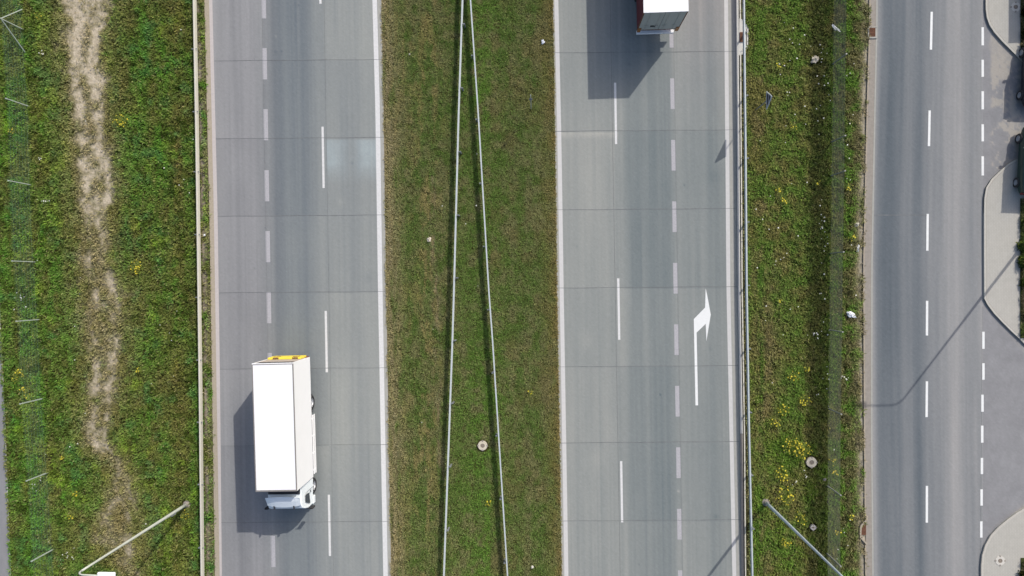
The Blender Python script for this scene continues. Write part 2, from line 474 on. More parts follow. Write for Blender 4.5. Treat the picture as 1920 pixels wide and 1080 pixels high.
def col_soil(px, py):
    k = bare(px, py)[:, None]
    n = fbm(px / 5, py / 6, 101)[:, None]
    pale = np.array([204, 190, 168]) + (n - 0.5) * 55
    pale = np.where(((px > 355) & (px < 500))[:, None], np.array([160, 148, 132]) + (n - 0.5) * 50, pale)
    pale = np.where((px > 600)[:, None], np.array([164, 148, 112]) + (n - 0.5) * 40, pale)
    pale = np.where(((px > 1380) & (px < 1430))[:, None], np.array([128, 112, 92]) + (n - 0.5) * 40, pale)
    pale = np.where((px > 1585)[:, None], np.array([184, 174, 158]) + (n - 0.5) * 45, pale)
    green = np.array([74, 74, 40]) + (n - 0.5) * 30
    out = ((py < -400) | (py > 1460))[:, None]
    green = np.where(out, np.array([96, 104, 58]) + (n - 0.5) * 30, green)
    return green * (1 - k) + pale * k


# ------------------------------------------------------------------ ground, roads
big = MB(); big.quad((-600, -600, -0.25), (600, -600, -0.25), (600, 600, -0.25), (-600, 600, -0.25))
M['field'] = mat('field', (0.055, 0.07, 0.022), 0.95, var=0.45, scale=0.35, bump=0.3, spec=0.1)
kind(big.build('ground', 'field'), 'structure')
kind(grid('ground', Kc(-560), IP([(0, 384), (1080, 404)]), -0.012, col_soil, 'soil', dx=4), 'structure')
kind(grid('ground', road1_r, road2_l, -0.012, col_soil, 'soil', dx=3), 'structure')
kind(grid('ground', lambda y: chan_r(y) - 3, lambda y: gut_l(y) + 2, -0.012, col_soil, 'soil', dx=3), 'structure')

road1 = kind(grid('road', road1_l, road1_r, 0.0, col_road1, 'road'), 'structure')
road2 = kind(grid('road', road2_l, road2_r, 0.0, col_road2, 'road'), 'structure')
road3 = kind(grid('road', gut_r, road3_r, 0.0, col_road3, 'asphalt'), 'structure')
kind(grid('side_road', road3_r, Kc(2500), 0.001, col_side, 'asphalt', dx=2.6), 'structure')


def col_path(px, py):
    return np.ones((len(px), 3)) * np.array([150, 149, 152]) + ((fbm(px / 12, py / 30, 111) - 0.5) * 18)[:, None]


kind(grid('path', lambda y: path_r(y) - 150, path_r, 0.0, col_path, 'asphalt', dx=4), 'structure')
mb = MB(); strip(mb, path_r, lambda y: path_r(y) + 2.2, -1200, 2400, 0.02)
kind(mb.build('path_edging', 'kerb'), 'structure')

# beige shoulder beside the left carriageway
mb = MB(); strip(mb, beige_l, road1_l, -1500, 2600, 0.004)
kind(mb.build('road_shoulder', 'gravel'), 'structure')


# markings: children of their road
def dash(parent, x0, y0, x1, y1, w, m, z=0.004, name='lane_dash'):
    b = MB(); a = PN(np.array([x0 - w / 2, x0 + w / 2, x1 + w / 2, x1 - w / 2]), np.array([y0, y0, y1, y1]), z)
    b.quad(a[0], a[3], a[2], a[1]); return b.build(name, m, parent)


def line(parent, f, w, y0, y1, m, name, z=0.004):
    b = MB(); strip(b, lambda y: f(y) - w / 2, lambda y: f(y) + w / 2, y0, y1, z); return b.build(name, m, parent)


b = MB(); strip(b, road1_l, road1_in, -1500, 2600, 0.0045); b.build('edge_line', 'paintpink', road1)
line(road1, IP([(0, 702.5), (200, 708), (540, 713), (1080, 723)]), 8.6, -1500, 2600, 'paint', 'edge_line')
b = MB(); strip(b, IP([(0, 707.5), (200, 712.8), (540, 717.8), (1080, 727.8)]), road1_r, -1500, 2600, 0.004); b.build('edge_strip', 'edgeconc', road1)
for k in range(-6, 16):
    y0 = -24 + 114.3 * k
    xf = lambda y: 494.6 + 0.0172 * (y - 20)
    dash(road1, xf(y0), y0, xf(y0 + 58.5), y0 + 58.5, 8.2, 'paintold')
for k in range(-3, 7):
    y0 = 237.5 + 345.5 * k - (1 if k > 1 else 0)
    xf = lambda y: 605.8 + 0.0172 * (y - 295)
    dash(road1, xf(y0), y0, xf(y0 + 115), y0 + 115, 4.2, 'paint')

line(road2, IP([(0, 1043), (270, 1049), (540, 1053), (1080, 1062)]), 7.6, -1500, 2600, 'paintedge', 'edge_line')
b = MB(); strip(b, road2_l, IP([(0, 1039), (270, 1045), (540, 1049), (1080, 1058)]), -1500, 2600, 0.004); b.build('edge_strip', 'edgeconc', road2)
line(road2, IP([(0, 1361.5), (540, 1365.8), (1080, 1377)]), 7.4, -1500, 2600, 'paintedge', 'edge_line')
b = MB(); strip(b, IP([(0, 1365.4), (540, 1369.7), (1080, 1380.9)]), IP([(0, 1373), (540, 1377.5), (1080, 1387)]), -1500, 2600, 0.004); b.build('edge_strip', 'edgeconc', road2)
for k in range(-6, 16):
    y0 = 147 + 115.3 * (k - 1)
    xf = lambda y: 1261 + 0.0160 * (y - 175)
    dash(road2, xf(y0), y0, xf(y0 + 57.5), y0 + 57.5, 8.0, 'paintold')
for k in range(-4, 6):
    y0 = 155 + 354.5 * k if k < 1 else 522 + 342.5 * (k - 1)
    xf = lambda y: 1154.2 + 0.0160 * (y - 210)
    dash(road2, xf(y0), y0, xf(y0 + 115), y0 + 115, 4.2, 'paint')
arrow = [(1323.1, 540.5), (1326.6, 556.5), (1329.8, 574.2), (1332.7, 589.8), (1324.5, 639.7), (1323.3, 607.2), (1306.2, 623.5), (1308.9, 760), (1304, 760), (1300.9, 598.3), (1322.1, 576.6)]
b = MB()
def tri_poly(b, ids):
    n = len(b.v); b.v += [tuple(P(arrow[i][0], arrow[i][1], 0.004)) for i in ids]; b.f.append(tuple(n + i for i in reversed(range(len(ids)))))
tri_poly(b, [0, 1, 2, 10]); tri_poly(b, [2, 3, 4, 5]); tri_poly(b, [10, 2, 5]); tri_poly(b, [9, 10, 5, 6]); tri_poly(b, [9, 6, 7, 8])
b.build('turn_arrow', 'paintnew', road2)

for (y0, y1, x0, x1) in [(-330, -260, 1757, 1754), (-150, -82, 1752, 1750), (22, 93, 1747, 1745.5), (207, 274, 1743.2, 1741.8), (401, 470, 1739.5, 1738.8), (564, 629, 1738.4, 1738), (715, 782, 1738, 1737.4), (911, 980, 1738, 1737.8), (1100, 1168, 1738, 1738), (1290, 1358, 1738, 1738)]:
    dash(road3, x0, y0, x1, y1, 4.4, 'paintnew')
for (y0, y1) in [(51, 85), (112, 144), (171, 205), (233, 265), (293, 329), (622, 654), (681, 712), (740, 772), (798, 830), (858.5, 889), (917.5, 948), (977.5, 1008)]:
    x = 1842.6 if y0 < 700 else 1842.6 - 2.6 * (y0 - 700) / 280
    if 600 < y0 < 700: x = 1844
    dash(road3, x, y0, x, y1, 4.6, 'paintnew', z=0.006)


def joints(parent, ys, xl, xr, slope, longs, seed):
    b = MB()
    r2 = np.random.default_rng(seed)
    for y in ys:
        x0 = float(xl(y)); x1 = float(xr(y)); n = 9
        for i in range(n):
            xa = x0 + (x1 - x0) * i / n; xb = x0 + (x1 - x0) * (i + 1) / n
            w = 0.55 + 0.5 * r2.random()
            ya = y + slope * (xa - x0) + 0.35 * math.sin(i * 1.7 + y); yb = y + slope * (xb - x0) + 0.35 * math.sin((i + 1) * 1.7 + y)
            a = PN(np.array([xa, xb, xb, xa]), np.array([ya - w / 2, yb - w / 2, yb + w / 2, ya + w / 2]), 0.008)
            b.quad(a[3], a[2], a[1], a[0])
    for f, w in longs:
        strip(b, lambda y: f(y) - w / 2, lambda y: f(y) + w / 2, -1500, 2600, 0.0065, 45)
    b.build('joint_seal', 'seal', parent)


joints(road1, J1, road1_in, road1_r, -0.008, [(lambda y: 616.5 + 0.0165 * (np.asarray(y) - 540), 0.6), (lambda y: 500.5 + 0.0175 * (np.asarray(y) - 540), 0.42)], 1)
joints(road2, J2, road2_l, IP([(0, 1378), (540, 1382), (1080, 1390)]), -0.008, [(lambda y: 1153.5 + 0.0175 * (np.asarray(y) - 540), 0.6), (lambda y: 1270.8 + 0.0165 * (np.asarray(y) - 540), 0.5)], 2)
b = MB()
for i in range(8):
    xa, xb = 1637 + 12.6 * i, 1637 + 12.6 * (i + 1)
    a = PN(np.array([xa, xb, xb, xa]), np.array([402.6, 402.6, 404, 404]), 0.004); b.quad(a[3], a[2], a[1], a[0])
strip(b, lambda y: 1841.6 - 0.0075 * (np.asarray(y) - 590), lambda y: 1842.2 - 0.0075 * (np.asarray(y) - 590), 575, 1035, 0.0045)
b.build('joint_seal', 'seal', road3)

# drainage channel under the right-hand rail: white kerb, slot, cream kerb
b = MB()
def raised(b, xa, xb, y0, y1, z0, z1, step=40):
    n = max(1, int((y1 - y0) / step)); ys = np.linspace(y0, y1, n + 1)
    a0 = PN(xa(ys), ys, z0); a1 = PN(xa(ys), ys, z1); b0 = PN(xb(ys), ys, z0); b1 = PN(xb(ys), ys, z1)
    for i in range(n):
        b.quad(a1[i], a1[i + 1], b1[i + 1], b1[i]); b.quad(a0[i], a0[i + 1], a1[i + 1], a1[i]); b.quad(b1[i], b1[i + 1], b0[i + 1], b0[i])
    b.quad(a0[0], a1[0], b1[0], b0[0]); b.quad(a0[n], b0[n], b1[n], a1[n])
wk_r = lambda y: road2_r(y) + 4.8
raised(b, road2_r, wk_r, -1400, 813, -0.1, 0.05)
kind(b.build('kerb', 'whitekerb'), 'structure')
b = MB(); raised(b, road2_r, wk_r, 813.6, 2500, -0.1, 0.045)
kind(b.build('kerb', 'gutter'), 'structure')
b = MB(); strip(b, wk_r, lambda y: wk_r(y) + 2.2, -1400, 2500, -0.06)
kind(b.build('drain_slot', 'hole'), 'structure')
b = MB(); raised(b, lambda y: wk_r(y) + 2.0, lambda y: wk_r(y) + 4.4, -1400, 36, -0.1, 0.05); raised(b, lambda y: wk_r(y) + 2.0, lambda y: wk_r(y) + 4.4, 101, 2500, -0.1, 0.05)
kind(b.build('kerb', 'cream'), 'structure')

# gutter strip beside the service road
b = MB(); raised(b, gut_l, lambda y: gut_r(y) - 2.6, -1400, 2500, -0.1, 0.03)
kind(b.build('gutter', 'gutter'), 'structure')
b = MB(); raised(b, lambda y: gut_r(y) - 2.6, lambda y: gut_r(y) + 0.2, -1400, 2500, -0.1, 0.036)
kind(b.build('kerb', 'edgeconc'), 'structure')
b = MB(); raised(b, lambda y: gut_l(y) - 1.6, lambda y: gut_l(y) + 0.4, -1400, 52, -0.1, 0.075); raised(b, lambda y: gut_l(y) - 1.6, lambda y: gut_l(y) + 0.4, 74, 968, -0.1, 0.075); raised(b, lambda y: gut_l(y) - 1.6, lambda y: gut_l(y) + 0.4, 1016, 2500, -0.1, 0.075)
kind(b.build('kerb', 'gravel'), 'structure')

# pavements with kerbs
islands = [
    [(1846, -1200), (1846, 18), (1848, 34), (1853, 48), (1862, 62), (1876, 78), (1891, 93), (1905, 107), (1922, 122), (1922, -1200)],
    [(1843.5, 560), (1843, 400), (1843.5, 372), (1847, 352), (1857, 336), (1873, 321), (1889, 307), (1904, 299), (1922, 296), (1922, 648), (1908, 634), (1893, 620), (1877, 604), (1862, 588), (1850, 572)],
    [(1841.5, 2300), (1841.5, 1060), (1843.5, 1040), (1849, 1022), (1859, 1004), (1873, 989), (1890, 975), (1906, 963), (1920, 955), (1932, 948), (1932, 2300)],
]
kerb_part = [slice(0, 9), None, slice(0, 10)]
for n, isl in enumerate(islands):
    b = MB(); pts = [P(x, y) for x, y in isl]
    b.prism([(p.x, p.y) for p in pts], -0.05, 0.115)
    kind(b.build('pavement', 'pave'), 'structure')
    if n == 1: ring = [P(1922, 648), P(1908, 634), P(1893, 620), P(1877, 604), P(1862, 588), P(1850, 572), P(1843.5, 560), P(1843, 480), P(1843, 400), P(1843.5, 372), P(1847, 352), P(1857, 336), P(1873, 321), P(1889, 307), P(1904, 299)]
    else: ring = [P(x, y) for x, y in isl[kerb_part[n]]]
    if n != 1: ring = ring[::-1]
    b = MB(); b.sweep(ring, [(0.0, -0.02), (0.0, 0.122), (0.12, 0.122), (0.12, -0.02)] if n != 9 else [], closed=True)
    kind(b.build('kerb', 'kerb'), 'structure')
    b = MB(); b.sweep(ring, [(0.121, 0.117), (0.145, 0.117)]); kind(b.build('kerb_joint', 'gutter'), 'structure')
# planted verge behind the pavements
for (y0, y1, x0, x1) in [(-700, 95, 1913.5, 1990), (372, 634, 1913, 1990), (1046, 1900, 1914, 1990)]:
    b = MB(); strip(b, Kc(x0), Kc(x1), y0, y1, 0.14)
    me = kind(b.build('ground', 'field'), 'structure')

# ------------------------------------------------------------------ light
AZ = Vector((85.0, 114.5)).normalized(); EL = R(38.9)
sd = Vector((AZ.x * math.cos(EL), AZ.y * math.cos(EL), math.sin(EL)))
sun = bpy.data.lights.new('sun', 'SUN'); sun.energy = 3.25; sun.angle = R(0.5); sun.color = (1.0, 0.95, 0.88)
so = bpy.data.objects.new('sun', sun); COL.objects.link(so)
so.rotation_euler = sd.to_track_quat('Z', 'Y').to_euler()
w = bpy.data.worlds.new('World'); sc.world = w; w.use_nodes = True
nt = w.node_tree; bg = nt.nodes['Background']; sky = nt.nodes.new('ShaderNodeTexSky')
sky.sky_type = 'NISHITA'; sky.sun_disc = False; sky.sun_elevation = EL; sky.sun_rotation = math.atan2(AZ.x, AZ.y)
nt.links.new(sky.outputs[0], bg.inputs[0]); bg.inputs[1].default_value = 0.15; sky.dust_density = 3.0; sky.air_density = 0.9
sc.view_settings.view_transform = 'Standard'; sc.view_settings.look = 'None'; sc.view_settings.exposure = 0.05; sc.view_settings.gamma = 1.0

# ------------------------------------------------------------------ grass: leaf blades over the verges
def mixc(a, b, k):
    k = np.clip(k, 0, 1)[:, None]; return np.asarray(a, float) * (1 - k) + np.asarray(b, float) * k


def blade_colour(px, py, r):
    n = fbm(px / 46, py / 60, 201); n2 = fbm(px / 15, py / 17, 203); n3 = fbm(px / 5, py / 5, 207)
    left = px < 500; mid = (px > 600) & (px < 1200); right = px > 1300
    c = np.ones((len(px), 3)) * np.array([102, 116, 56.])
    lw = fbm(px / 16, py / 110, 261); lw2 = fbm(px / 7, py / 60, 263)
    # lush and dry drifts
    g = np.clip((n * 0.55 + n2 * 0.45 - 0.40) * 5, 0, 1)
    c = np.where(left[:, None], mixc([100, 108, 58], [86, 122, 50], np.clip(g * 0.65 + (lw - 0.42) * 2.2, 0, 1)), c)
    bl = np.clip((fbm(px / 20, py / 24, 211) - 0.56) * 7, 0, 1) * left
    c = mixc(c, [74, 114, 66], bl * 0.6)
    brt = np.clip((fbm(px / 26, py / 30, 215) - 0.60) * 9, 0, 1) * left
    c = mixc(c, [122, 146, 54], brt * 0.6)
    oliv = np.clip(1 - np.abs(px - 335) / 30, 0, 1) * left * np.clip((n2 - 0.35) * 4, 0, 1)
    c = mixc(c, [116, 104, 64], oliv * 0.75)
    drk = np.clip((fbm(px / 13, py / 15, 219) - 0.56) * 8, 0, 1) * left
    c = mixc(c, [60, 74, 30], drk * 0.7)
    halo = np.exp(-((px - trk_c(py)) / (trk_w(py) * 1.7 + 8)) ** 2) * left * np.clip((n2 - 0.22) * 3.5, 0, 1)
    c = mixc(c, [116, 108, 72], halo * 0.7)
    inn = np.exp(-((px - trk_c(py) - 14 * (lw - 0.5)) / (trk_w(py) * 1.15 + 6)) ** 2) * left * np.sqrt(trk_s(py)) * np.clip((fbm(px / 10, py / 18, 267) - 0.2) * 3, 0, 1)
    c = mixc(c, [146, 134, 100], inn * 0.9)
    br2 = np.clip((fbm(px / 18, py / 40, 221) - 0.55) * 8, 0, 1) * left
    c = mixc(c, [108, 100, 62], br2 * 0.45)
    # the mown median
    cm = mixc([116, 117, 80], [96, 113, 62], np.clip((n * 0.25 + n2 * 0.4 + lw * 0.35 - 0.40) * 5.5, 0, 1))
    cm = mixc(cm, [84, 104, 52], np.clip((n2 - 0.56) * 6, 0, 1) * 0.7)
    green = np.exp(-((px - 905) / 38) ** 2) * (0.4 + 0.6 * np.clip((py - 560) / 200, 0, 1)) + 0.5 * np.exp(-((px - 900) / 30) ** 2) * (py < 240)
    cm = mixc(cm, [94, 122, 56], green * np.clip((n2 - 0.3) * 3.5, 0, 1))
    straw = np.clip(1.25 - (px - road1_r(py)) / 36, 0, 1) * np.clip((fbm(px / 7, py / 90, 223) - 0.24) * 4, 0, 1)
    cm = mixc(cm, [146, 136, 103], straw * 0.95)
    cm = mixc(cm, [140, 128, 88], np.clip((lw2 - 0.58) * 8, 0, 1) * 0.55 * np.clip(1 - (px - road1_r(py)) / 130, 0, 1))
    st2 = np.clip((fbm(px / 12, py / 34, 225) - 0.54) * 8, 0, 1) * np.clip(1 - np.abs(px - 800) / 60, 0, 1)
    cm = mixc(cm, [146, 130, 92], st2 * 0.7)
    brn = np.clip(1 - (road2_l(py) - px) / 34, 0, 1) * np.clip((n2 - 0.25) * 3, 0, 1)
    cm = mixc(cm, [130, 114, 76], brn * 0.9)
    mb2 = np.clip((fbm(px / 30, py / 44, 227) - 0.5) * 6, 0, 1) * (px > 920)
    cm = mixc(cm, [118, 110, 76], mb2 * 0.55)
    c = np.where(mid[:, None], cm, c)
    # the right verge
    cr = mixc([114, 112, 68], [96, 118, 56], np.clip((n * 0.5 + n2 * 0.5 - 0.36) * 4.5, 0, 1))
    tan = np.clip((fbm(px / 14, py / 30, 231) - 0.5) * 7, 0, 1) * np.clip(1 - np.abs(px - 1430) / 45, 0, 1)
    cr = mixc(cr, [126, 115, 82], tan * 0.8)
    t2 = np.clip((fbm(px / 24, py / 40, 237) - 0.44) * 6, 0, 1) * np.clip(1 - np.abs(px - 1440) / 50, 0, 1) * np.clip(1 - np.abs(py - 640) / 170, 0, 1)
    cr = mixc(cr, [122, 113, 82], t2 * 0.8)
    gs = np.clip(1 - np.abs(px - 1424 + 8 * (lw - 0.5)) / 9, 0, 1) * np.clip((py - 440) / 60, 0, 1) * np.clip((lw2 - 0.35) * 4, 0, 1)
    cr = mixc(cr, [78, 112, 46], gs * 0.8)
    fence_shade = np.clip(1 - np.abs(px - 1531 - 22 * (fbm(px / 12, py / 16, 273) - 0.5)) / 25, 0, 1) ** 0.6 * (0.55 + 0.9 * fbm(px / 9, py / 12, 275))
    cr = mixc(cr, [78, 78, 48], fence_shade * 0.65)  # blades darkened along the right fence: its shadow put into the colour
    low = np.clip((py - 560) / 300, 0, 1) * np.clip((fbm(px / 20, py / 22, 233) - 0.45) * 5, 0, 1)
    cr = mixc(cr, [92, 120, 46], low * 0.6)
    far = np.clip((px - 1560) / 10, 0, 1)
    cr = mixc(cr, mixc([100, 98, 68], [90, 118, 52], np.clip((n2 - 0.4) * 4.5, 0, 1)), far * 0.9)
    dst = np.clip(1.2 - (gut_l(py) - px) / 24, 0, 1) * np.clip((fbm(px / 8, py / 26, 235) - 0.25) * 3, 0, 1)
    cr = mixc(cr, [126, 116, 96], dst * 0.85)
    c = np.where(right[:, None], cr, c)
    k = bare(px, py)
    c = mixc(c, [142, 131, 112], k * 0.92)
    c = c * (0.88 + 0.24 * r[:, None]) + ((n3 - 0.5) * 15)[:, None]
    dry = (rng.random(len(px)) < 0.045)
    c = np.where(dry[:, None], c * 0.35 + np.array([150, 140, 104]) * 0.62, c)
    return np.clip(c, 12, 235)


def make_blades(name, label, xl, xr, y0, y1, per_m2, ln, wd, hgt, bright=1.0, ztop=0.0, seed=0):
    r2 = np.random.default_rng(seed)
    xa = min(float(xl(y0)), float(xl(y1))); xb = max(float(xr(y0)), float(xr(y1)))
    n = int((xb - xa) * (y1 - y0) / 28.75 ** 2 * per_m2)
    px = r2.uniform(xa, xb, n); py = r2.uniform(y0, y1, n)
    keep = (px > xl(py)) & (px < xr(py))
    keep &= r2.random(n) > 0.97 * np.clip(bare(px, py) * 1.25, 0, 1)
    # clumps: denser and taller here and there
    cl = fbm(px / 6.5, py / 6.5, 241 + seed)
    keep &= r2.random(n) < 0.40 + 1.4 * np.clip(cl - 0.25, 0, 1)
    keep &= ((py > -65) & (py < 1145) & (px > -65)) | (r2.random(n) < 0.45)
    for (ex, ey, er) in CLEAR: keep &= (px - ex) ** 2 + (py - ey) ** 2 > er * er
    px = px[keep]; py = py[keep]; cl = cl[keep]; n = len(px)
    big = fbm(px / 22, py / 22, 251 + seed)
    hh = np.clip(0.25 + 1.3 * (cl - 0.3) + 0.9 * (big - 0.4), 0.12, 1.3) * hgt
    hh = hh * np.where((px > 1500) & (px < 1612), 1.0 + 1.6 * np.clip(fbm(px / 9, py / 9, 271) - 0.3, 0, 1), 1.0)
    B = PN(px, py, -0.012 + ztop)
    az = r2.uniform(0, 2 * np.pi, n); tilt = r2.uniform(0.35, 1.35, n)
    L = ln * r2.uniform(0.55, 1.35, n) * (0.7 + 0.6 * cl)
    W = wd * r2.uniform(0.6, 1.4, n)
    dirv = np.stack([np.cos(az) * np.sin(tilt), np.sin(az) * np.sin(tilt), np.cos(tilt)], -1)
    side = np.stack([-np.sin(az), np.cos(az), np.zeros(n)], -1)
    base = B.copy(); base[:, 2] += hh * r2.uniform(0.0, 0.85, n)
    mid = base + dirv * (L * 0.45)[:, None]
    tip = base + dirv * L[:, None]; tip[:, 2] -= 0.18 * L
    V = np.empty((n, 4, 3))
    V[:, 0] = base; V[:, 1] = mid + side * (W / 2)[:, None]; V[:, 2] = tip; V[:, 3] = mid - side * (W / 2)[:, None]
    V[:, :, 2] = np.maximum(V[:, :, 2], -0.01 + ztop)
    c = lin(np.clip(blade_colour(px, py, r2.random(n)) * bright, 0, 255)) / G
    cols = np.repeat(c[:, None, :], 4, 1)
    Fc = np.arange(n * 4).reshape(n, 4)
    o = bulk(name, V.reshape(-1, 3), Fc, cols.reshape(-1, 3), 'blade')
    o['label'] = label
    return kind(o, 'stuff')


CLEAR = [(905, 835, 12.5), (1519.5, 865.5, 14), (1522.5, 987, 8.5), (1396, 70, 9), (1396, 56, 8), (1396, 84, 8), (350, 942, 8), (1435, 941, 9), (1018, 79, 4), (1605, 421, 4), (805, 449, 4), (1593, 590, 6), (1617, 992, 8), (1526, 113, 6)]
DEN = 640
BR = 1.47
make_blades('grass', 'tall green meadow grass and weeds left of the motorway', lambda y: np.maximum(path_r(y) + 2, -260), lambda y: beige_l(y) + 1, -420, 1480, DEN, 0.19, 0.055, 0.30, BR, seed=1)
make_blades('grass', 'short olive mown grass on the median between the two carriageways', lambda y: road1_r(y) - 1, lambda y: road2_l(y) + 1.2, -420, 1480, DEN * 1.9, 0.11, 0.037, 0.10, BR * 0.97, seed=2)
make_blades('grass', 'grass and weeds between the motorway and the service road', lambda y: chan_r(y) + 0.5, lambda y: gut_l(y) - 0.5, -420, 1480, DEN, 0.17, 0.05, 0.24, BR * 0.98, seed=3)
for (y0, y1, x0) in [(-60, 94, 1914), (373, 632, 1914), (1050, 1150, 1915)]:
    make_blades('grass', 'grass on the planted strip behind the pavement', Kc(x0), Kc(1985), y0, y1, DEN, 0.17, 0.05, 0.3, 1.1, ztop=0.14, seed=int(y0 + 200))

# ------------------------------------------------------------------ guard rails
def path_px(f, y0, y1, step=10.0, z=0.0):
    ys = np.arange(y0, y1, step); v = PN(f(ys), ys, 0.0)
    return [Vector((float(a[0]), float(a[1]), z)) for a in v]


def world_at(f, y): return P(float(f(y)), y)


def guard_rail(label, f, side, posts, m='galv', boxed=False, y0=-1400, y1=2500, tabs=False):
    """f: pixel x of the beam's ground line; side: +1 when the posts stand right of the beam"""
    root = thing('guard_rail', label, 'guard rail', world_at(f, 540))
    root_l = Vector(root.location)
    pts = [p - root_l for p in path_px(f, y0, y1, 118 / 4)]
    b = MB()
    if boxed:
        prof = [(-0.05, 0.44), (-0.05, 0.745), (-0.04, 0.76), (0.04, 0.76), (0.05, 0.745), (0.035, 0.68), (0.05, 0.60), (0.035, 0.52), (0.05, 0.44)]
        b.sweep(pts, prof, closed=True)
    else:
        s = -side
        prof = [(0.0, 0.75), (s * 0.045, 0.745), (s * 0.055, 0.70), (s * 0.05, 0.66), (s * 0.0, 0.625), (s * 0.0, 0.565), (s * 0.05, 0.53), (s * 0.055, 0.48), (s * 0.04, 0.445), (0.0, 0.44)]
        back = [(o - s * 0.012, z) for o, z in reversed(prof)]
        # rolled top edge, a little wider
        b.sweep(pts, prof + back, closed=True)
        b.sweep(pts, [(s * 0.055, 0.735), (s * 0.055, 0.757), (-s * 0.03, 0.757), (-s * 0.03, 0.735)], closed=True)
    b.build('beam', m, root)
    for y in posts:
        p = world_at(f, y) - root_l
        pb = MB(); o = side * 0.17
        pb.box(p.x + o - 0.05, p.x + o + 0.05, p.y - 0.03, p.y + 0.03, -0.1, 0.70)
        pb.box(min(p.x, p.x + o), max(p.x, p.x + o), p.y - 0.035, p.y + 0.035, 0.52, 0.66)
        if tabs: pb.box(p.x + 0.03, p.x + 0.13, p.y - 0.04, p.y + 0.04, 0.66, 0.70)
        pb.build('post', 'post', root)
    return root


h75 = lambda tab: IP([(NY + (y - NY) * 0.98315, NX + (x - NX) * 0.98315) for y, x in tab])   # beam seen at 0.75 m -> its ground line
rail_l = h75([(0, 362.5), (270, 367.5), (540, 371.2), (720, 373.5), (1080, 377.2)])
rail_ml = h75([(0, 866.5), (220, 859), (540, 850.5), (640, 847.5), (1080, 831.5)])
rail_mr = h75([(0, 882.5), (220, 897.5), (540, 916.5), (640, 924), (1080, 952)])
rail_r = h75([(0, 1395), (270, 1398), (540, 1400.2), (800, 1404.5), (1080, 1411)])
guard_rail('cream guard rail beside the meadow verge, left of the box lorry', rail_l, -1, [-140, -20, 98, 214, 325, 441, 557, 673, 788, 903, 1020, 1136, 1254], 'cream', boxed=True, tabs=True)
guard_rail('grey median guard rail leaning left down the picture, nearer the box lorry', rail_ml, 1, [-66, 52, 170, 288, 405, 521, 637, 753, 870, 988, 1104, 1220], tabs=True)
guard_rail('pale median guard rail running down to the right past the manhole', rail_mr, -1, [-126, -8, 110, 228, 346, 463, 580, 697, 813, 930, 1048, 1164])
guard_rail('thin grey guard rail above the drainage kerb of the arrow lane', rail_r, 1, [-166, -50, 67, 184, 300, 418, 535, 652, 770, 886, 985, 1102, 1218])


# ------------------------------------------------------------------ mesh fences
def mesh_fence(label, f, posts, hgt, wire, gap, hgap, mm, pm, braces=(), y0=-160, y1=1230, grp=None):
    root = thing('mesh_fence', label, 'fence', world_at(f, 540))
    rl = Vector(root.location)
    edges = [y0] + list(posts) + [y1]
    for y in posts:
        p = world_at(f, y) - rl
        b = MB(); b.box(p.x - 0.035, p.x + 0.035, p.y - 0.03, p.y + 0.03, -0.1, hgt + 0.05); b.box(p.x - 0.045, p.x + 0.045, p.y - 0.04, p.y + 0.04, hgt + 0.05, hgt + 0.07)
        b.build('post', pm, root)
    for i in range(len(edges) - 1):
        a = world_at(f, edges[i]) - rl; c = world_at(f, edges[i + 1]) - rl
        d = c - a; L = d.length; d.normalize(); n = int(L / gap)
        nr = Vector((d.y, -d.x, 0)) * wire / 2; t = d * wire / 2
        V = []; Fc = []
        for k in range(1, n):
            q = a + d * (k * gap); k0 = len(V)
            for z in (0.03, hgt):
                V += [(q.x + nr.x, q.y + nr.y, z), (q.x - nr.x * .5 + t.x, q.y - nr.y * .5 + t.y, z), (q.x - nr.x * .5 - t.x, q.y - nr.y * .5 - t.y, z)]
            Fc += [(k0, k0 + 1, k0 + 4, k0 + 3), (k0 + 1, k0 + 2, k0 + 5, k0 + 4), (k0 + 2, k0, k0 + 3, k0 + 5)]
        z = 0.06
        zs = np.arange(0.05, hgt + 0.001, hgap)
        for z in zs:
            k0 = len(V)
            for q in (a, c):
                V += [(q.x + nr.x * 1.2, q.y + nr.y * 1.2, z), (q.x - nr.x * 1.2, q.y - nr.y * 1.2, z + wire * .5), (q.x - nr.x * 1.2, q.y - nr.y * 1.2, z - wire * .5)]
            Fc += [(k0, k0 + 1, k0 + 4, k0 + 3), (k0 + 1, k0 + 2, k0 + 5, k0 + 4), (k0 + 2, k0, k0 + 3, k0 + 5)]
        b = MB(); b.v = V; b.f = Fc; b.build('mesh_panel', mm, root)
    for yp, yb in braces:
        p = world_at(f, yp) - rl; q = world_at(f, yb) - rl
        b = MB(); b.tube([(p.x, p.y, hgt - 0.03), (q.x, q.y, 0.0)], 0.035, 6); b.build('brace', pm, root)
    return root


fence_l = IP([(0, 42), (56, 45), (200, 56), (347, 60), (491, 67), (599, 74.5), (747, 81), (885, 92.5), (1029, 101.5), (1200, 113)])
mesh_fence('green wire mesh fence with thin pale posts in the left meadow', fence_l, [-90, 56, 200, 347, 491, 599, 747, 885, 1029, 1172], 2.0, 0.0034, 0.065, 0.25, 'mesh_l', 'fpost', [(56, 17), (56, 100)])
fence_r = IP([(-100, 1563), (267, 1558), (330, 1557.5), (475, 1555), (618, 1553.5), (765, 1551), (910, 1550), (1037, 1550), (1150, 1550)])
mesh_fence('dark fine mesh fence along the weeds beside the service road', fence_r, [-24, 121, 267, 330, 475, 618, 765, 910, 1037, 1172], 2.0, 0.0110, 0.034, 0.22, 'mesh_r', 'fpost_r')


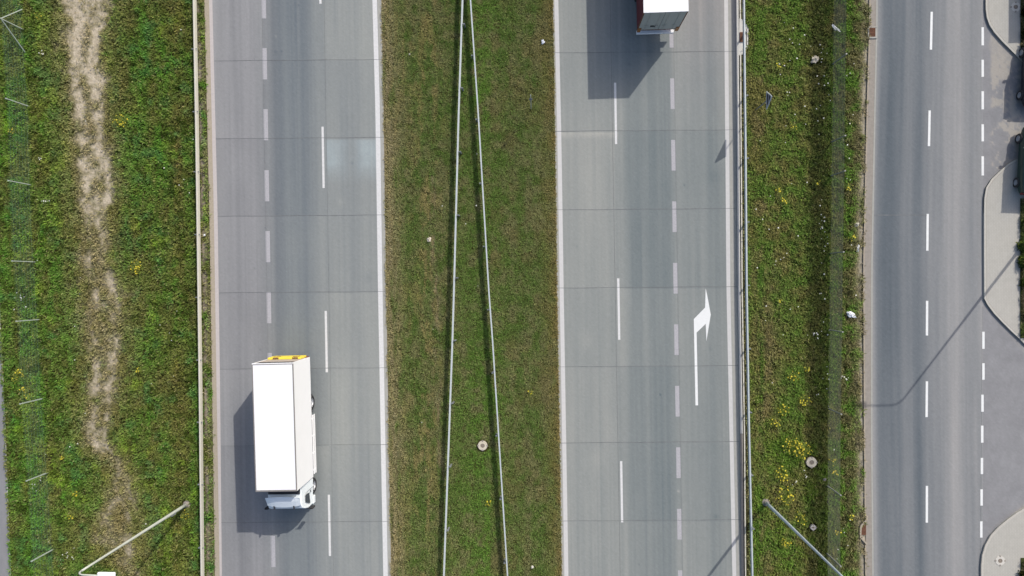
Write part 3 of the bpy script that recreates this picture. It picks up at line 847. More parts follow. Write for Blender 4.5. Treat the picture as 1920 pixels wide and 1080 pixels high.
# ------------------------------------------------------------------ street lamps
def street_lamp(label, base, hgt, arm, m, group='street lamps', door=True, r0=0.105, r1=0.042):
    root = thing('street_lamp', label, 'street lamp', base, 0, group)
    b = MB(); n = 10; pts = []; rs = []
    for i in range(n + 1):
        t = i / n; pts.append((0, 0, -0.1 + (hgt - 0.45 + 0.1) * t)); rs.append(r0 + (r1 + 0.012 - r0) * t)
    b.tube(pts, rs, 12); b.build('pole', m, root, smooth=True)
    b = MB(); sgn = 1 if arm > 0 else -1; pts = [(0, 0, hgt - 0.46)]
    for i in range(1, 8):
        a = math.pi / 2 * i / 7; pts.append((sgn * 0.45 * (1 - math.cos(a)), 0, hgt - 0.45 + 0.45 * math.sin(a)))
    pts.append((arm, 0, hgt + 0.06)); b.tube(pts, [r1 + 0.008] * 3 + [r1] * (len(pts) - 3), 10); b.build('arm', m, root, smooth=True)
    b = MB(); x0, x1 = sorted((arm - sgn * 0.15, arm + sgn * 0.75)); b.box(x0, x1, -0.18, 0.18, hgt - 0.02, hgt + 0.14)
    h = b.build('lamp_head', 'white', root, bevel=0.05)
    b = MB(); b.box(x0 + 0.1, x1 - 0.1, -0.12, 0.12, hgt - 0.035, hgt - 0.019); b.build('lens', 'clearlens', h)
    b = MB(); b.lathe((0, 0, 0), [(0.24, -0.05), (0.24, 0.10), (0.15, 0.14), (0.13, 0.28), (0.0, 0.28)], 16); b.build('base_collar', 'gutter', root)
    if door:
        b = MB(); b.box(-0.06, 0.06, -r0 - 0.06, -r0 + 0.02, 1.5, 2.0); b.build('fuse_box', 'post', root, bevel=0.01)
    return root


street_lamp('cream lamp post on the left meadow with white head over the grass', P(351, 945), 11.0, 1.35, 'lampgrey')
street_lamp('blue grey lamp post beside the yellow flowers on the right verge', P(1435, 941), 12.4, -1.7, 'lampblue', door=False)
street_lamp('lamp post behind the pavement whose long bent shadow crosses the service road', P(1930, 441), 10.9, -2.2, 'lampblue', door=False)


# ------------------------------------------------------------------ road sign
root = thing('road_sign', 'small triangular road sign on a thin post seen from its grey back', 'road sign', P(1415.5, 207))
b = MB(); b.tube([(0, 0, -0.1), (0, 0, 3.15)], 0.03, 8); b.build('post', 'post', root)
b = MB(); q = 0.53
tri = [(-0.045, -q, 2.42), (-0.045, q, 2.42), (-0.045, 0, 3.34)]
V = []
for dx in (0, -0.02):
    for (x, y, z) in tri:
        for (yy, zz) in ((y * 0.94, z + (0.03 if z < 3 else -0.06)),): V.append((x + dx, yy, zz))
b.v = V; b.f = [(0, 1, 2), (5, 4, 3), (0, 3, 4, 1), (1, 4, 5, 2), (2, 5, 3, 0)]
b.build('sign_plate', 'signback', root)
b = MB()
for i in range(3):
    p, r_ = Vector(tri[i]), Vector(tri[(i + 1) % 3]); b.tube([p - Vector((0.012, 0, 0)), r_ - Vector((0.012, 0, 0))], 0.03, 6)
b.build('sign_rim', 'galv', root)
b = MB(); b.box(-0.10, 0.04, -0.32, 0.32, 2.62, 2.68); b.box(-0.10, 0.04, -0.16, 0.16, 2.98, 3.03); b.build('bracket', 'dark', root)

root = thing('marker_post', 'thin pale marker post with a small plate in the median grass', 'marker post', P(996, 204))
b = MB(); b.tube([(0, 0, -0.05), (0, 0, 3.3)], 0.03, 6); b.build('post', 'lampgrey', root)
b = MB(); b.box(-0.10, 0.10, -0.012, 0.012, 2.25, 2.6); b.build('plate', 'signback', root, loc=(0, -0.035, 0))


# ------------------------------------------------------------------ lorries (own axes: forward is +y, ground z = 0)
def wheel(root, x, y, r, w, out, name='wheel', rimm='rim'):
    b = MB(); b.lathe((x, y, r), [(r * 0.58, out * w * 0.5), (r * 0.9, out * w * 0.5), (r, out * w * 0.36), (r, -out * w * 0.36), (r * 0.9, -out * w * 0.5), (r * 0.5, -out * w * 0.5)], 28, 'x')
    t = b.build('tyre', 'black', None, smooth=False)
    b = MB(); b.lathe((x, y, r), [(r * 0.60, out * w * 0.44), (r * 0.52, out * w * 0.40), (r * 0.48, out * w * 0.20), (r * 0.2, out * w * 0.22), (r * 0.16, out * w * 0.38), (0.0, out * w * 0.40)], 28, 'x')
    t.name = 'wheel'; t.parent = root
    rim = b.build('rim', rimm, t)
    return t


def cab_body(root, w, yb, yf, z0, z1, m, defl=True):
    """a flat-fronted lorry cab between yb (back) and yf (front)"""
    hw = w / 2
    prof = [(yb, z0), (yf - 0.05, z0), (yf, z0 + 0.15), (yf, z0 + 0.85), (yf - 0.10, z1 - 0.55), (yf - 0.28, z1 - 0.12), (yf - 0.55, z1), (yb + 0.05, z1), (yb, z1 - 0.06)]
    b = MB(); secs = [(-hw, 0.0, 0.94), (-hw + 0.0, 0, 1), (hw, 0, 1)]
    k = len(prof); n0 = 0
    def sec(s):
        out = []
        for (y, z) in prof:
            t = max(0.0, (z - (z1 - 1.1)) / 1.1); out.append((s * (hw - 0.16 * t * t - (0.05 if y > yf - 0.2 else 0)), y, z))
        return out
    b.v = sec(-1) + sec(1)
    b.f = [tuple(range(k)), tuple(k + i for i in reversed(range(k)))] + [(i, k + i, k + (i + 1) % k, (i + 1) % k) for i in range(k)]
    body = b.build('cab', m, root, bevel=0.07)
    # windscreen lies on the sloping front
    b = MB(); ya, za, yc, zc = yf + 0.012, z0 + 0.92, yf - 0.088, z1 - 0.58
    b.quad((-hw + 0.15, ya, za), (hw - 0.15, ya, za), (hw - 0.22, yc, zc), (-hw + 0.22, yc, zc)); b.build('windscreen', 'glass', body)
    for s in (-1, 1):
        b = MB(); x = s * (hw + 0.006)
        za, zb = z0 + 0.80, z0 + 1.34
        dx = s * 0.05
        b.v = [(x, yf - 0.22, za - 0.12), (x, yf - 0.95, za), (x - dx, yf - 0.98, zb), (x - dx, yf - 0.50, zb)]; b.f = [(0, 1, 2, 3) if s > 0 else (3, 2, 1, 0)]
        b.build('side_window', 'glass', body)
        b = MB(); b.box(min(x, x + s * 0.006), max(x, x + s * 0.006), yf - 1.13, yf - 1.115, z0 + 0.1, z0 + 1.36); b.box(min(x, x + s * 0.03), max(x, x + s * 0.03), yf - 1.06, yf - 0.9, z0 + 0.55, z0 + 0.60); b.build('door_handle', 'dark', body)
        b = MB(); b.box(s * (hw + 0.05) - 0.02, s * (hw + 0.30) + 0.02, yf - 0.12, yf - 0.06, z0 + 1.25, z0 + 1.29) if s > 0 else b.box(s * (hw + 0.30) - 0.02, s * (hw + 0.05) + 0.02, yf - 0.12, yf - 0.06, z0 + 1.25, z0 + 1.29)
        xm = s * (hw + 0.24); b.box(xm - 0.11, xm + 0.11, yf - 0.13, yf - 0.02, z0 + 0.78, z0 + 1.25); b.build('mirror', 'black', root, bevel=0.02)
        b = MB(); b.box(s * (hw - 0.32) - 0.16, s * (hw - 0.32) + 0.16, yf - 0.02, yf + 0.03, z0 + 0.12, z0 + 0.32); b.build('headlight', 'clearlens', root, bevel=0.02)
    b = MB(); b.box(-hw + 0.02, hw - 0.02, yf - 0.45, yf + 0.06, z0 - 0.42, z0 - 0.01); b.build('bumper', m, root, bevel=0.05)
    b = MB(); b.box(-hw + 0.5, hw - 0.5, yf + 0.001, yf + 0.012, z0 + 0.2, z0 + 0.6); b.build('grille', 'dark', root)
    if defl:
        # roof fairing, a hollow scoop open to the back
        b = MB(); pf = [(yf - 0.30, z1 - 0.06), (yf - 0.42, z1 + 0.10), (yf - 0.80, z1 + 0.30), (yf - 1.16, z1 + 0.40)]
        cols_ = 9
        for i, (y, z) in enumerate(pf):
            for j in range(cols_):
                t = -1 + 2 * j / (cols_ - 1); ww = hw - 0.18 + 0.02 * i
                b.v.append((t * ww, y - 0.10 * t * t * (1 if i < 3 else -0.9), z - 0.05 * abs(t) ** 4))
        for i in range(len(pf) - 1):
            for j in range(cols_ - 1):
                a = i * cols_ + j; b.f.append((a, a + 1, a + cols_ + 1, a + cols_))
        d = b.build('roof_fairing', m, root); so_ = d.modifiers.new('thick', 'SOLIDIFY'); so_.thickness = 0.03
        for s in (-1, 1):
            b = MB(); b.box(s * 0.62 - 0.03, s * 0.62 + 0.03, yf - 0.50, yf - 0.28, z1 + 0.02, z1 + 0.16); b.build('marker_light', 'dark', root)
    return body


# ---- the white box lorry
rl, rr = P(472, 681, 4.0), P(549.5, 680.5, 4.0); fl, fr = P(479, 922, 4.0), P(557, 921, 4.0)
rc, fc = (rl + rr) / 2, (fl + fr) / 2
fw = (fc - rc); Lb = fw.length; W = (rr - rl).length
ctr = (rc + fc) / 2
lor = thing('box_lorry', 'white box lorry with a yellow tail lift driving down the left carriageway', 'lorry', (ctr.x, ctr.y, 0), math.atan2(fw.y, fw.x) - math.pi / 2)
hw, hl = W / 2, Lb / 2
zb, zt = 0.98, 4.0
b = MB(); b.box(-hw, hw, -hl + 0.30, hl, zb, zt - 0.02)
b.box(-hw, -hw + 0.09, -hl, -hl + 0.302, zb, zt - 0.02); b.box(hw - 0.09, hw, -hl, -hl + 0.302, zb, zt - 0.02)
box_ = b.build('cargo_box', 'white', lor)
b = MB(); b.box(-hw + 0.06, hw - 0.06, -hl + 0.10, hl - 0.09, zt - 0.021, zt + 0.004); b.build('roof', 'white', box_)
b = MB()
for s in (-1, 1):
    b.box(s * (hw - 0.025) - 0.028, s * (hw - 0.025) + 0.028, -hl + 0.06, hl, zt - 0.05, zt + 0.012)
b.box(-hw + 0.054, hw - 0.054, hl - 0.085, hl + 0.004, zt - 0.05, zt + 0.010); b.box(-hw + 0.054, hw - 0.054, -hl + 0.05, -hl + 0.10, zt - 0.03, zt + 0.010)
b.build('roof_trim', 'trim', box_)
b = MB(); b.box(-hw, hw, -hl - 0.002, -hl + 0.06, zt - 0.07, zt + 0.006); b.build('rear_frame', 'white', box_)
b = MB(); b.box(-hw + 0.09, hw - 0.09, -hl + 0.03, -hl + 0.301, zt - 0.92, zt - 0.072); b.build('roller_door_gap', 'black', box_)
b = MB()
for i in range(8):
    z = zt - 0.922 - i * 0.235; b.box(-hw + 0.092, hw - 0.092, -hl + 0.012, -hl + 0.15, z - 0.23, z)
b.build('rear_door', 'beige', box_)
b = MB(); b.box(-hw + 0.26, hw - 0.16, -hl - 0.12, -hl + 0.008, zb - 0.1, zb + 1.0); tl = b.build('tail_lift', 'yellow', lor, bevel=0.02)
for s in (-1, 1):
    b = MB()
    b.box(s * 0.62 - 0.22, s * 0.62 + 0.14, -hl - 0.11, -hl - 0.03, zb + 1.0, zb + 1.03)
    b.tube([(s * 0.62 - 0.2, -hl - 0.13, zb + 0.55), (s * 0.62, -hl - 0.14, zb + 0.85), (s * 0.62 + 0.2, -hl - 0.13, zb + 0.7)], 0.025, 5)
    b.build('hinge', 'rust', tl)
for s in (-1, 1):
    b = MB(); b.box(s * (hw - 0.32) - 0.14, s * (hw - 0.32) + 0.14, -hl - 0.03, -hl + 0.1, zb - 0.36, zb - 0.12); b.build('tail_light', 'redlens', lor, bevel=0.02)
b = MB()
for s in (-1, 1): b.box(s * 0.42 - 0.06, s * 0.42 + 0.06, -hl + 0.1, hl + 1.2, 0.62, zb - 0.005)
for y in np.linspace(-hl + 0.4, hl - 0.4, 8): b.box(-hw + 0.05, hw - 0.05, y - 0.05, y + 0.05, zb - 0.12, zb - 0.002)
b.build('chassis', 'dark', lor)
b = MB(); b.box(0.55, 1.12, hl - 2.6, hl - 1.6, 0.45, zb - 0.14); b.build('fuel_tank', 'rim', lor, bevel=0.06)
yr = hl - (755 - 890) / -30.0 - 0.15
yra = -hl + (755 - 668) / 28.75
for s in (-1, 1):
    wheel(lor, s * (hw - 0.24), yra, 0.5, 0.3, s); wheel(lor, s * (hw - 0.58), yra, 0.5, 0.28, s)
    b = MB(); b.tube([(s * (hw - 0.05), yra + 0.6 * math.cos(a), 0.5 + 0.6 * math.sin(a)) for a in np.linspace(0.25, math.pi - 0.25, 9)], 0.03, 6); b.build('mudguard', 'dark', lor)
    b = MB()
    for z in (0.50, 0.80): b.box(s * (hw + 0.01) - 0.025, s * (hw + 0.01) + 0.025, yra + 0.75, hl - 0.15, z - 0.06, z + 0.06)
    for y in np.linspace(yra + 1.0, hl - 0.4, 4): b.box(s * (hw - 0.06) - 0.03, s * (hw - 0.06) + 0.03, y - 0.04, y + 0.04, 0.45, zb - 0.002)
    b.build('side_guard', 'white', lor)
    wheel(lor, s * (1.25 - 0.25), hl + 0.70, 0.5, 0.3, s)
cab_body(lor, 2.40, hl + 0.12, hl + 1.75, 0.85, 2.72, 'cabwhite')
b = MB(); b.box(-1.0, 1.0, hl + 0.14, hl + 0.55, 2.722, 2.80); b.build('cab_roof_shade', 'dark', lor)  # dark block standing in for the shade behind the open fairing

# ---- the maroon articulated lorry at the top
tr_, tl_ = P(1207, 24, 4.0), P(1291, 21, 4.0)
ctr = (tr_ + tl_) / 2; ang = (tl_ - tr_); ang = math.atan2(ang.y, ang.x)
art = thing('articulated_lorry', 'maroon lorry trailer with white roof and grey rear doors', 'lorry', (ctr.x, ctr.y, 0), ang)
hw = (tl_ - tr_).length / 2; Lt = 13.6; zb = 1.25; zt = 4.0
b = MB(); b.box(-hw, hw, 0.07, Lt, zb, zt - 0.03); trl = b.build('trailer_box', 'maroon', art)
b = MB(); b.box(-hw - 0.004, hw + 0.004, 0.0, Lt + 0.01, zt - 0.029, zt); b.build('roof', 'white', trl)
b = MB()
for s in (-1, 1): b.box(s * hw - (0.07 if s > 0 else -0.002), s * hw + (0.002 if s > 0 else 0.07) , 0.0, 0.071, zb - 0.02, zt - 0.03)
b.box(-hw, hw, 0.0, 0.069, zb - 0.10, zb + 0.03); b.build('rear_frame', 'rust', trl)
for s in (-1, 1):
    b = MB(); x0, x1 = (0.012, hw - 0.07) if s > 0 else (-hw + 0.07, -0.012)
    b.box(x0, x1, -0.01, 0.069, zb + 0.04, zt - 0.05); d = b.build('rear_door', 'doorgrey', trl)
    b = MB()
    for x in ((0.25, 0.85) if s > 0 else (-0.25, -0.85)):
        b.tube([(x, -0.035, zb + 0.05), (x, -0.035, zt - 0.07)], 0.012, 6)
        b.box(x - 0.13, x + 0.13, -0.05, -0.035, zb + 0.72, zb + 0.76)
    b.build('locking_bar', 'doorgrey', d)
b = MB(); b.box(-0.011, 0.011, 0.0, 0.05, zb + 0.03, zt - 0.05); b.build('door_seal', 'black', trl)
b = MB(); b.box(-0.58, -0.24, -0.014, -0.008, zb + 0.45, zb + 0.72); b.build('number_panel', 'dark', trl)
for s in (-1, 1):
    b = MB(); b.box(s * (hw - 0.12) - 0.11, s * (hw - 0.12) + 0.11, -0.07, -0.001, zb - 0.25, zb + 0.36); b.build('tail_light', 'orange', art, bevel=0.03)
b = MB(); b.box(-hw + 0.05, hw - 0.22, -0.05, 0.16, 0.55, 0.72); b.build('bumper', 'white', art, bevel=0.02)
b = MB(); b.box(-hw + 0.2, hw - 0.2, 0.0, 0.04, 0.4, 0.55); b.build('mud_flap', 'black', art)
b = MB()
for s in (-1, 1): b.box(s * 0.5 - 0.07, s * 0.5 + 0.07, 0.1, Lt - 0.2, 0.85, zb - 0.004)
b.build('chassis', 'dark', art)
for y in (2.6, 3.9, 5.2):
    for s in (-1, 1): wheel(art, s * (hw - 0.2), y, 0.5, 0.36, s)
for s in (-1, 1):
    b = MB()
    for z in (0.6, 0.95): b.box(s * (hw - 0.03) - 0.02, s * (hw - 0.03) + 0.02, 6.0, 9.4, z - 0.07, z + 0.07)
    b.build('side_guard', 'lampgrey', art)
    wheel(art, s * 1.05, 10.9, 0.5, 0.34, s); wheel(art, s * 1.06, 14.7, 0.5, 0.3, s)
cab_body(art, 2.45, 13.95, 16.0, 0.95, 3.5, 'maroon')


# ------------------------------------------------------------------ cars (own axes: forward +y)
def car(name, label, loc, rz, m, L=4.35, W=1.76, Ht=1.45, van=False, group='cars parked along the right edge', tail=(.25, .85)):
    root = thing(name, label, 'van' if van else 'car', loc, rz, group)
    hl, hw = L / 2, W / 2
    # lower shell lofted along its length: (y, half width, bottom, shoulder)
    if van: st = [(-hl, .86, .45, 1.0), (-hl + .1, .95, .32, 1.1), (-hl + .6, 1, .25, 1.1), (0, 1, .24, 1.08), (hl - 1.0, 1, .25, 1.02), (hl - .35, .95, .28, .92), (hl, .78, .4, .7)]
    else: st = [(-hl, .74, .42, .72), (-hl + .08, .86, .34, .88), (-hl + .5, .97, .25, .93), (-hl + 1.2, 1, .23, .93), (.2, 1, .22, .90), (hl - 1.25, .98, .23, .87), (hl - .55, .94, .25, .78), (hl - .15, .84, .30, .66), (hl, .66, .40, .56)]
    b = MB(); K = 14
    for (y, wf, z0, z1) in st:
        w_ = hw * wf
        ring = [(-w_ * .86, z0), (-w_ * .98, z0 + .10), (-w_, z0 + (z1 - z0) * .45), (-w_ * .97, z0 + (z1 - z0) * .8), (-w_ * .90, z1 - .02), (-w_ * .75, z1 + .02), (-w_ * .3, z1 + .045),
                (w_ * .3, z1 + .045), (w_ * .75, z1 + .02), (w_ * .90, z1 - .02), (w_ * .97, z0 + (z1 - z0) * .8), (w_, z0 + (z1 - z0) * .45), (w_ * .98, z0 + .10), (w_ * .86, z0)]
        b.v += [(x, y, z) for x, z in ring]
    for i in range(len(st) - 1):
        for k in range(K):
            a = i * K + k; c = i * K + (k + 1) % K; b.f.append((a, c, c + K, a + K))
    b.f.append(tuple(reversed(range(K)))); e = (len(st) - 1) * K; b.f.append(tuple(e + k for k in range(K)))
    body = b.build('body', m, root, smooth=True); sm = body.modifiers.new('smooth', 'SUBSURF'); sm.levels = 1; sm.render_levels = 2
    # glasshouse and roof
    zs = st[3][3]
    if van: cab_ = [(-hl + .12, zs - .05), (-hl + .30, Ht - .05), (hl - 1.5, Ht - .05), (hl - .75, zs - .08)]
    else: cab_ = [(-hl + tail[0], zs - .06), (-hl + tail[1], Ht - .06), (.35, Ht - .05), (hl - 1.25, zs - .08)]
    b = MB()
    for (y, z) in cab_:
        w_ = hw * (.88 if z < Ht - .2 else .70); b.v += [(-w_, y, z), (w_, y, z)]
    b.f = [(0, 1, 3, 2), (2, 3, 5, 4), (4, 5, 7, 6), (0, 2, 4, 6), (7, 5, 3, 1), (6, 7, 1, 0)]
    g = b.build('glasshouse', 'glass' if not van else m, root, bevel=0.04)
    b = MB(); y0, y1 = cab_[1][0] - .06, cab_[2][0] + .1; w_ = hw * .72
    b.v = [(-w_, y0, Ht - .062), (w_, y0, Ht - .062), (w_, y1, Ht - .055), (-w_, y1, Ht - .055), (-w_ * .9, y0 + .1, Ht), (w_ * .9, y0 + .1, Ht), (w_ * .9, y1 - .15, Ht), (-w_ * .9, y1 - .15, Ht)]
    b.f = [(0, 3, 2, 1), (4, 5, 6, 7), (0, 1, 5, 4), (1, 2, 6, 5), (2, 3, 7, 6), (3, 0, 4, 7)]
    b.build('roof', m, root, bevel=0.03)
    b = MB()
    for s in (-1, 1):
        for (ya, za, yb_, zb_) in ((cab_[0][0] + .02, zs, cab_[1][0], Ht - .05), (cab_[3][0], zs, cab_[2][0] + .02, Ht - .05), (-.15, zs, -.15, Ht - .05)):
            b.tube([(s * hw * .885, ya, za - .04), (s * hw * .71, yb_, zb_)], .03, 6)
    b.build('pillars', m, root)
    for y in (-hl + .82, hl - .82) if not van else (-hl + .95, hl - .9):
        for s in (-1, 1):
            w0 = wheel(root, s * (hw - .09), y, .315, .22, s)
    for s in (-1, 1):
        b = MB(); x0, x1 = sorted((s * (hw - .04), s * (hw + .17))); b.box(x0, x1, hl - 1.62, hl - 1.50, zs - .02, zs + .13); b.build('mirror', m, root, bevel=.03)
        b = MB(); b.box(s * hw * .62 - .14, s * hw * .62 + .14, hl - .17, hl - .02, .56, .68); b.build('headlight', 'clearlens', root, bevel=.03)
        b = MB(); b.box(s * hw * .80 - .11, s * hw * .80 + .11, -hl + .01, -hl + .13, .62, .82); b.build('tail_light', 'redlens', root, bevel=.03)
        b = MB(); b.box(s * hw * .99 - .012, s * hw * .99 + .012, -.38, -.22, .72, .75); b.build('door_handle', 'dark', root)
    return root


def put_car(name, label, xl, y0, y1, m, **k):
    """xl: pixel x of the tyres' ground line on the near side; y0, y1: pixel y of the two wheels"""
    a, c = P(xl[0], y0), P(xl[1], y1); d = a - c; wb = d.length
    L = wb + 1.64; n = Vector((d.y, -d.x, 0)).normalized(); ctr = (a + c) / 2 + n * 0.80
    return car(name, label, (ctr.x, ctr.y, k.pop('z', 0.0)), math.atan2(d.y, d.x) - math.pi / 2, m, L=L, **k)


put_car('parked_car', 'dark navy car at the right edge, parked behind the sandy entrance', (1911, 1907.5), 102, 181, 'navy')
put_car('parked_car', 'dark green car at the right edge parked half on the pavement', (1904.5, 1900), 262, 344, 'green', z=0.03, tail=(.08, .30))
car('parked_van', 'van standing just past the top right corner, shading the manhole', (P(1951, -36).x, P(1951, -36).y, 0.12), 0, M['silver'] and 'silver', L=4.7, W=1.85, Ht=1.9, van=True)


# ------------------------------------------------------------------ manholes and inlets
def manhole(label, px, py, r, cm='mconc', z=0.0, tilt=None):
    root = thing('manhole', label, 'manhole', P(px, py, 0) + Vector((0, 0, z)), 0, 'manhole covers')
    b = MB(); b.lathe((0, 0, 0), [(r, -0.1), (r, 0.04), (r * 0.97, 0.06), (r * 0.46, 0.062), (r * 0.45, 0.045)], 36); b.build('ring', cm, root)
    b = MB(); b.lathe((0, 0, 0), [(r * 0.445, 0.03), (r * 0.445, 0.058), (r * 0.40, 0.062), (r * 0.37, 0.05), (r * 0.2, 0.05), (r * 0.17, 0.06), (0, 0.06)], 30); lid = b.build('cover', 'miron', root)
    for k in range(4):
        a = math.pi / 2 * k
        b = MB(); b.box(r * 0.96 * math.cos(a) - 0.05, r * 0.96 * math.cos(a) + 0.05, r * 0.96 * math.sin(a) - 0.05, r * 0.96 * math.sin(a) + 0.05, 0.03, 0.064); b.build('lug', 'gutter', root)
    return root


manhole('round concrete manhole in the median grass between the two guard rails', 905, 835, 0.31, z=0.05)
manhole('round concrete manhole beside yellow flowers on the right verge', 1519.5, 865.5, 0.33, z=0.16)
manhole('small pale manhole near the lamp post on the right verge', 1522.5, 987, 0.17, 'mpave', 0.16)
manhole('pale round manhole set in the lower right pavement', 1873, 1050, 0.30, 'mpave', 0.07)
manhole('round manhole in shade on the top right pavement', 1902, 14.5, 0.30, 'mpave', 0.07)


def grate(root, x0, x1, y0, y1, z, n=7, m='rust'):
    b = MB()
    for i in range(n):
        x = x0 + (x1 - x0) * (i + 0.5) / n; b.box(x - 0.016, x + 0.016, y0, y1, z - 0.05, z)
    for y in (y0 + 0.02, (y0 + y1) / 2, y1 - 0.02): b.box(x0, x1, y - 0.02, y + 0.02, z - 0.048, z - 0.003)
    g = b.build('grate', m, root)
    b = MB(); b.quad((x0, y0, z - 0.06), (x1, y0, z - 0.06), (x1, y1, z - 0.06), (x0, y1, z - 0.06)); b.build('pit', 'hole', root)


root = thing('drain_inlet', 'white concrete drain basin with rusty grate under the thin guard rail', 'drain', P(1389, 70), -0.014, 'drain inlets')
b = MB(); b.prism([(-0.12, -1.15), (0.16, -1.1), (0.42, -0.75), (0.46, -0.6), (0.46, 0.55), (0.40, 0.72), (0.10, 1.12), (-0.12, 1.2)], -0.1, 0.045); b.build('basin', 'whitekerb', root)
grate(root, -0.09, 0.24, -0.32, 0.30, 0.10)
b = MB(); b.box(0.33, 0.37, -0.55, 0.5, 0.045, 0.053); b.build('basin_step', 'hole', root)
root = thing('drain_inlet', 'square rusty drain grate in a concrete frame at the top of the service road', 'drain', P(1635.5, 61.5), 0, 'drain inlets')
b = MB(); b.box(-0.32, 0.26, -0.38, -0.28, -0.1, 0.085); b.box(-0.32, -0.23, -0.28, 0.36, -0.1, 0.085); b.box(-0.23, 0.26, 0.30, 0.36, -0.1, 0.085); b.box(0.17, 0.26, -0.28, 0.30, -0.1, 0.06); b.build('frame', 'edgeconc', root)
grate(root, -0.22, 0.16, -0.27, 0.29, 0.095)
root = thing('drain_inlet', 'brown drain grate behind a bent kerb low on the service road', 'drain', P(1617.5, 992), 0, 'drain inlets')
b = MB(); b.sweep([P(1624.5, 967) - P(1617.5, 992), P(1624, 972) - P(1617.5, 992), P(1613, 985) - P(1617.5, 992), P(1612, 994) - P(1617.5, 992), P(1612, 1006) - P(1617.5, 992), P(1624, 1019) - P(1617.5, 992)], [(-0.05, -0.1), (-0.05, 0.13), (0.05, 0.13), (0.05, -0.1)], closed=True); b.build('bent_kerb', 'gravel', root)
grate(root, -0.12, 0.20, -0.36, 0.30, 0.05)


# ------------------------------------------------------------------ litter and stones
def crumpled(name, label, cat, px, py, sx, sy, sz, m, seed, z=0.03, group=None):
    r2 = np.random.default_rng(seed); b = MB(); n, k = 7, 12
    for i in range(n + 1):
        th = math.pi * i / n
        for j in range(k):
            a = 2 * math.pi * j / k; rr_ = 1 + 0.62 * (r2.random() - 0.5) * 2
            b.v.append((sx * rr_ * math.sin(th) * math.cos(a), sy * rr_ * math.sin(th) * math.sin(a), sz * (math.cos(th) + 0.9 * (r2.random() - 0.5))))
    for i in range(n):
        for j in range(k): b.f.append((i * k + j, i * k + (j + 1) % k, (i + 1) * k + (j + 1) % k, (i + 1) * k + j))
    o = b.build(name, m, None, loc=P(px, py) + Vector((0, 0, z + sz * 0.6)))
    o.rotation_euler = (0, 0, r2.random() * 3)
    return tag(o, label, cat, group)


crumpled('plastic_bag', 'crumpled white plastic bag on the verge by the service road', 'litter', 1593, 590, 0.26, 0.17, 0.09, 'plastic', 3, 0.12)
crumpled('plastic_sheet', 'torn white plastic strip beside the fence at the top', 'litter', 1565, 56, 0.09, 0.27, 0.05, 'plastic', 5, 0.16)
crumpled('paper_scrap', 'ragged white paper scrap near the service road kerb', 'litter', 1607, 466, 0.18, 0.08, 0.03, 'plastic', 6, 0.10)
crumpled('paper_scrap', 'white paper scrap on the median near the right carriageway', 'litter', 1018, 79, 0.10, 0.12, 0.05, 'plastic', 8, 0.06)
crumpled('paper_scrap', 'tiny white scrap between the cream guard rail and the left carriageway', 'litter', 384.5, 441, 0.07, 0.06, 0.03, 'plastic', 9, 0.08)
crumpled('stone', 'pale stone on the dusty edge of the service road verge', 'stone', 1605, 421, 0.11, 0.14, 0.08, 'stone', 11, 0.05)
crumpled('stone', 'pale stone half hidden in the shaded weeds at the right fence', 'stone', 1526, 113, 0.17, 0.24, 0.12, 'mconc', 12, 0.12)
crumpled('stone', 'sandy stone on the dry part of the median', 'stone', 805, 449, 0.14, 0.12, 0.07, 'mconc', 13, 0.06)
crumpled('stone', 'small white stone near the upper left of the median', 'stone', 768.5, 102.5, 0.05, 0.05, 0.04, 'stone', 14, 0.07)
crumpled('stone', 'white stone near the bottom of the median', 'stone', 998, 1062, 0.08, 0.08, 0.05, 'stone', 15, 0.07)
crumpled('stone', 'pale stone by the fence foot above the fence post base', 'stone', 1545, 898, 0.10, 0.08, 0.06, 'trim', 16, 0.08)


# ------------------------------------------------------------------ plants
def flower_plant(label, px, py, rad, hgt, nfl, seed, z=0.0):
    r2 = np.random.default_rng(seed)
    root = thing('wildflower', label, 'wildflower', P(px, py) + Vector((0, 0, z)), 0, 'yellow wildflowers')
    b = MB(); f = MB()
    for i in range(nfl):
        a = r2.random() * 6.283; d = rad * 1.25 * r2.random() ** 0.7; x, y = d * math.cos(a), d * math.sin(a); h = hgt * (0.65 + 0.45 * r2.random())
        b.tube([(x * 0.3, y * 0.3, 0), (x * 0.7, y * 0.7, h * 0.6), (x, y, h)], 0.008, 4, cap=False)
        s = 0.018 + 0.034 * r2.random() ** 1.5; n0 = len(f.v)
        f.v.append((x, y, h + s * 0.5)); k = 7
        for j in range(k):
            t = 6.283 * j / k; q = s * (0.75 + 0.6 * r2.random()); f.v.append((x + q * math.cos(t), y + q * math.sin(t), h + 0.02 * r2.random()))
        for j in range(k): f.f.append((n0, n0 + 1 + j, n0 + 1 + (j + 1) % k))
    for i in range(int(nfl * 3.2)):
        a = r2.random() * 6.283; d = rad * math.sqrt(r2.random()) * 1.05; x, y = d * math.cos(a), d * math.sin(a); h = hgt * (0.2 + 0.65 * r2.random()); t = r2.random() * 6.283; l = 0.08 + 0.06 * r2.random()
        u = Vector((math.cos(t), math.sin(t), 0.3)) * l; v_ = Vector((-math.sin(t), math.cos(t), 0)) * l * 0.2; p = Vector((x, y, h))
        b.quad(p, p + u * 0.5 + v_, p + u, p + u * 0.5 - v_)
    b.build('leaves', 'leafgreen', root); f.build('blossoms', 'petal', root)
    return root


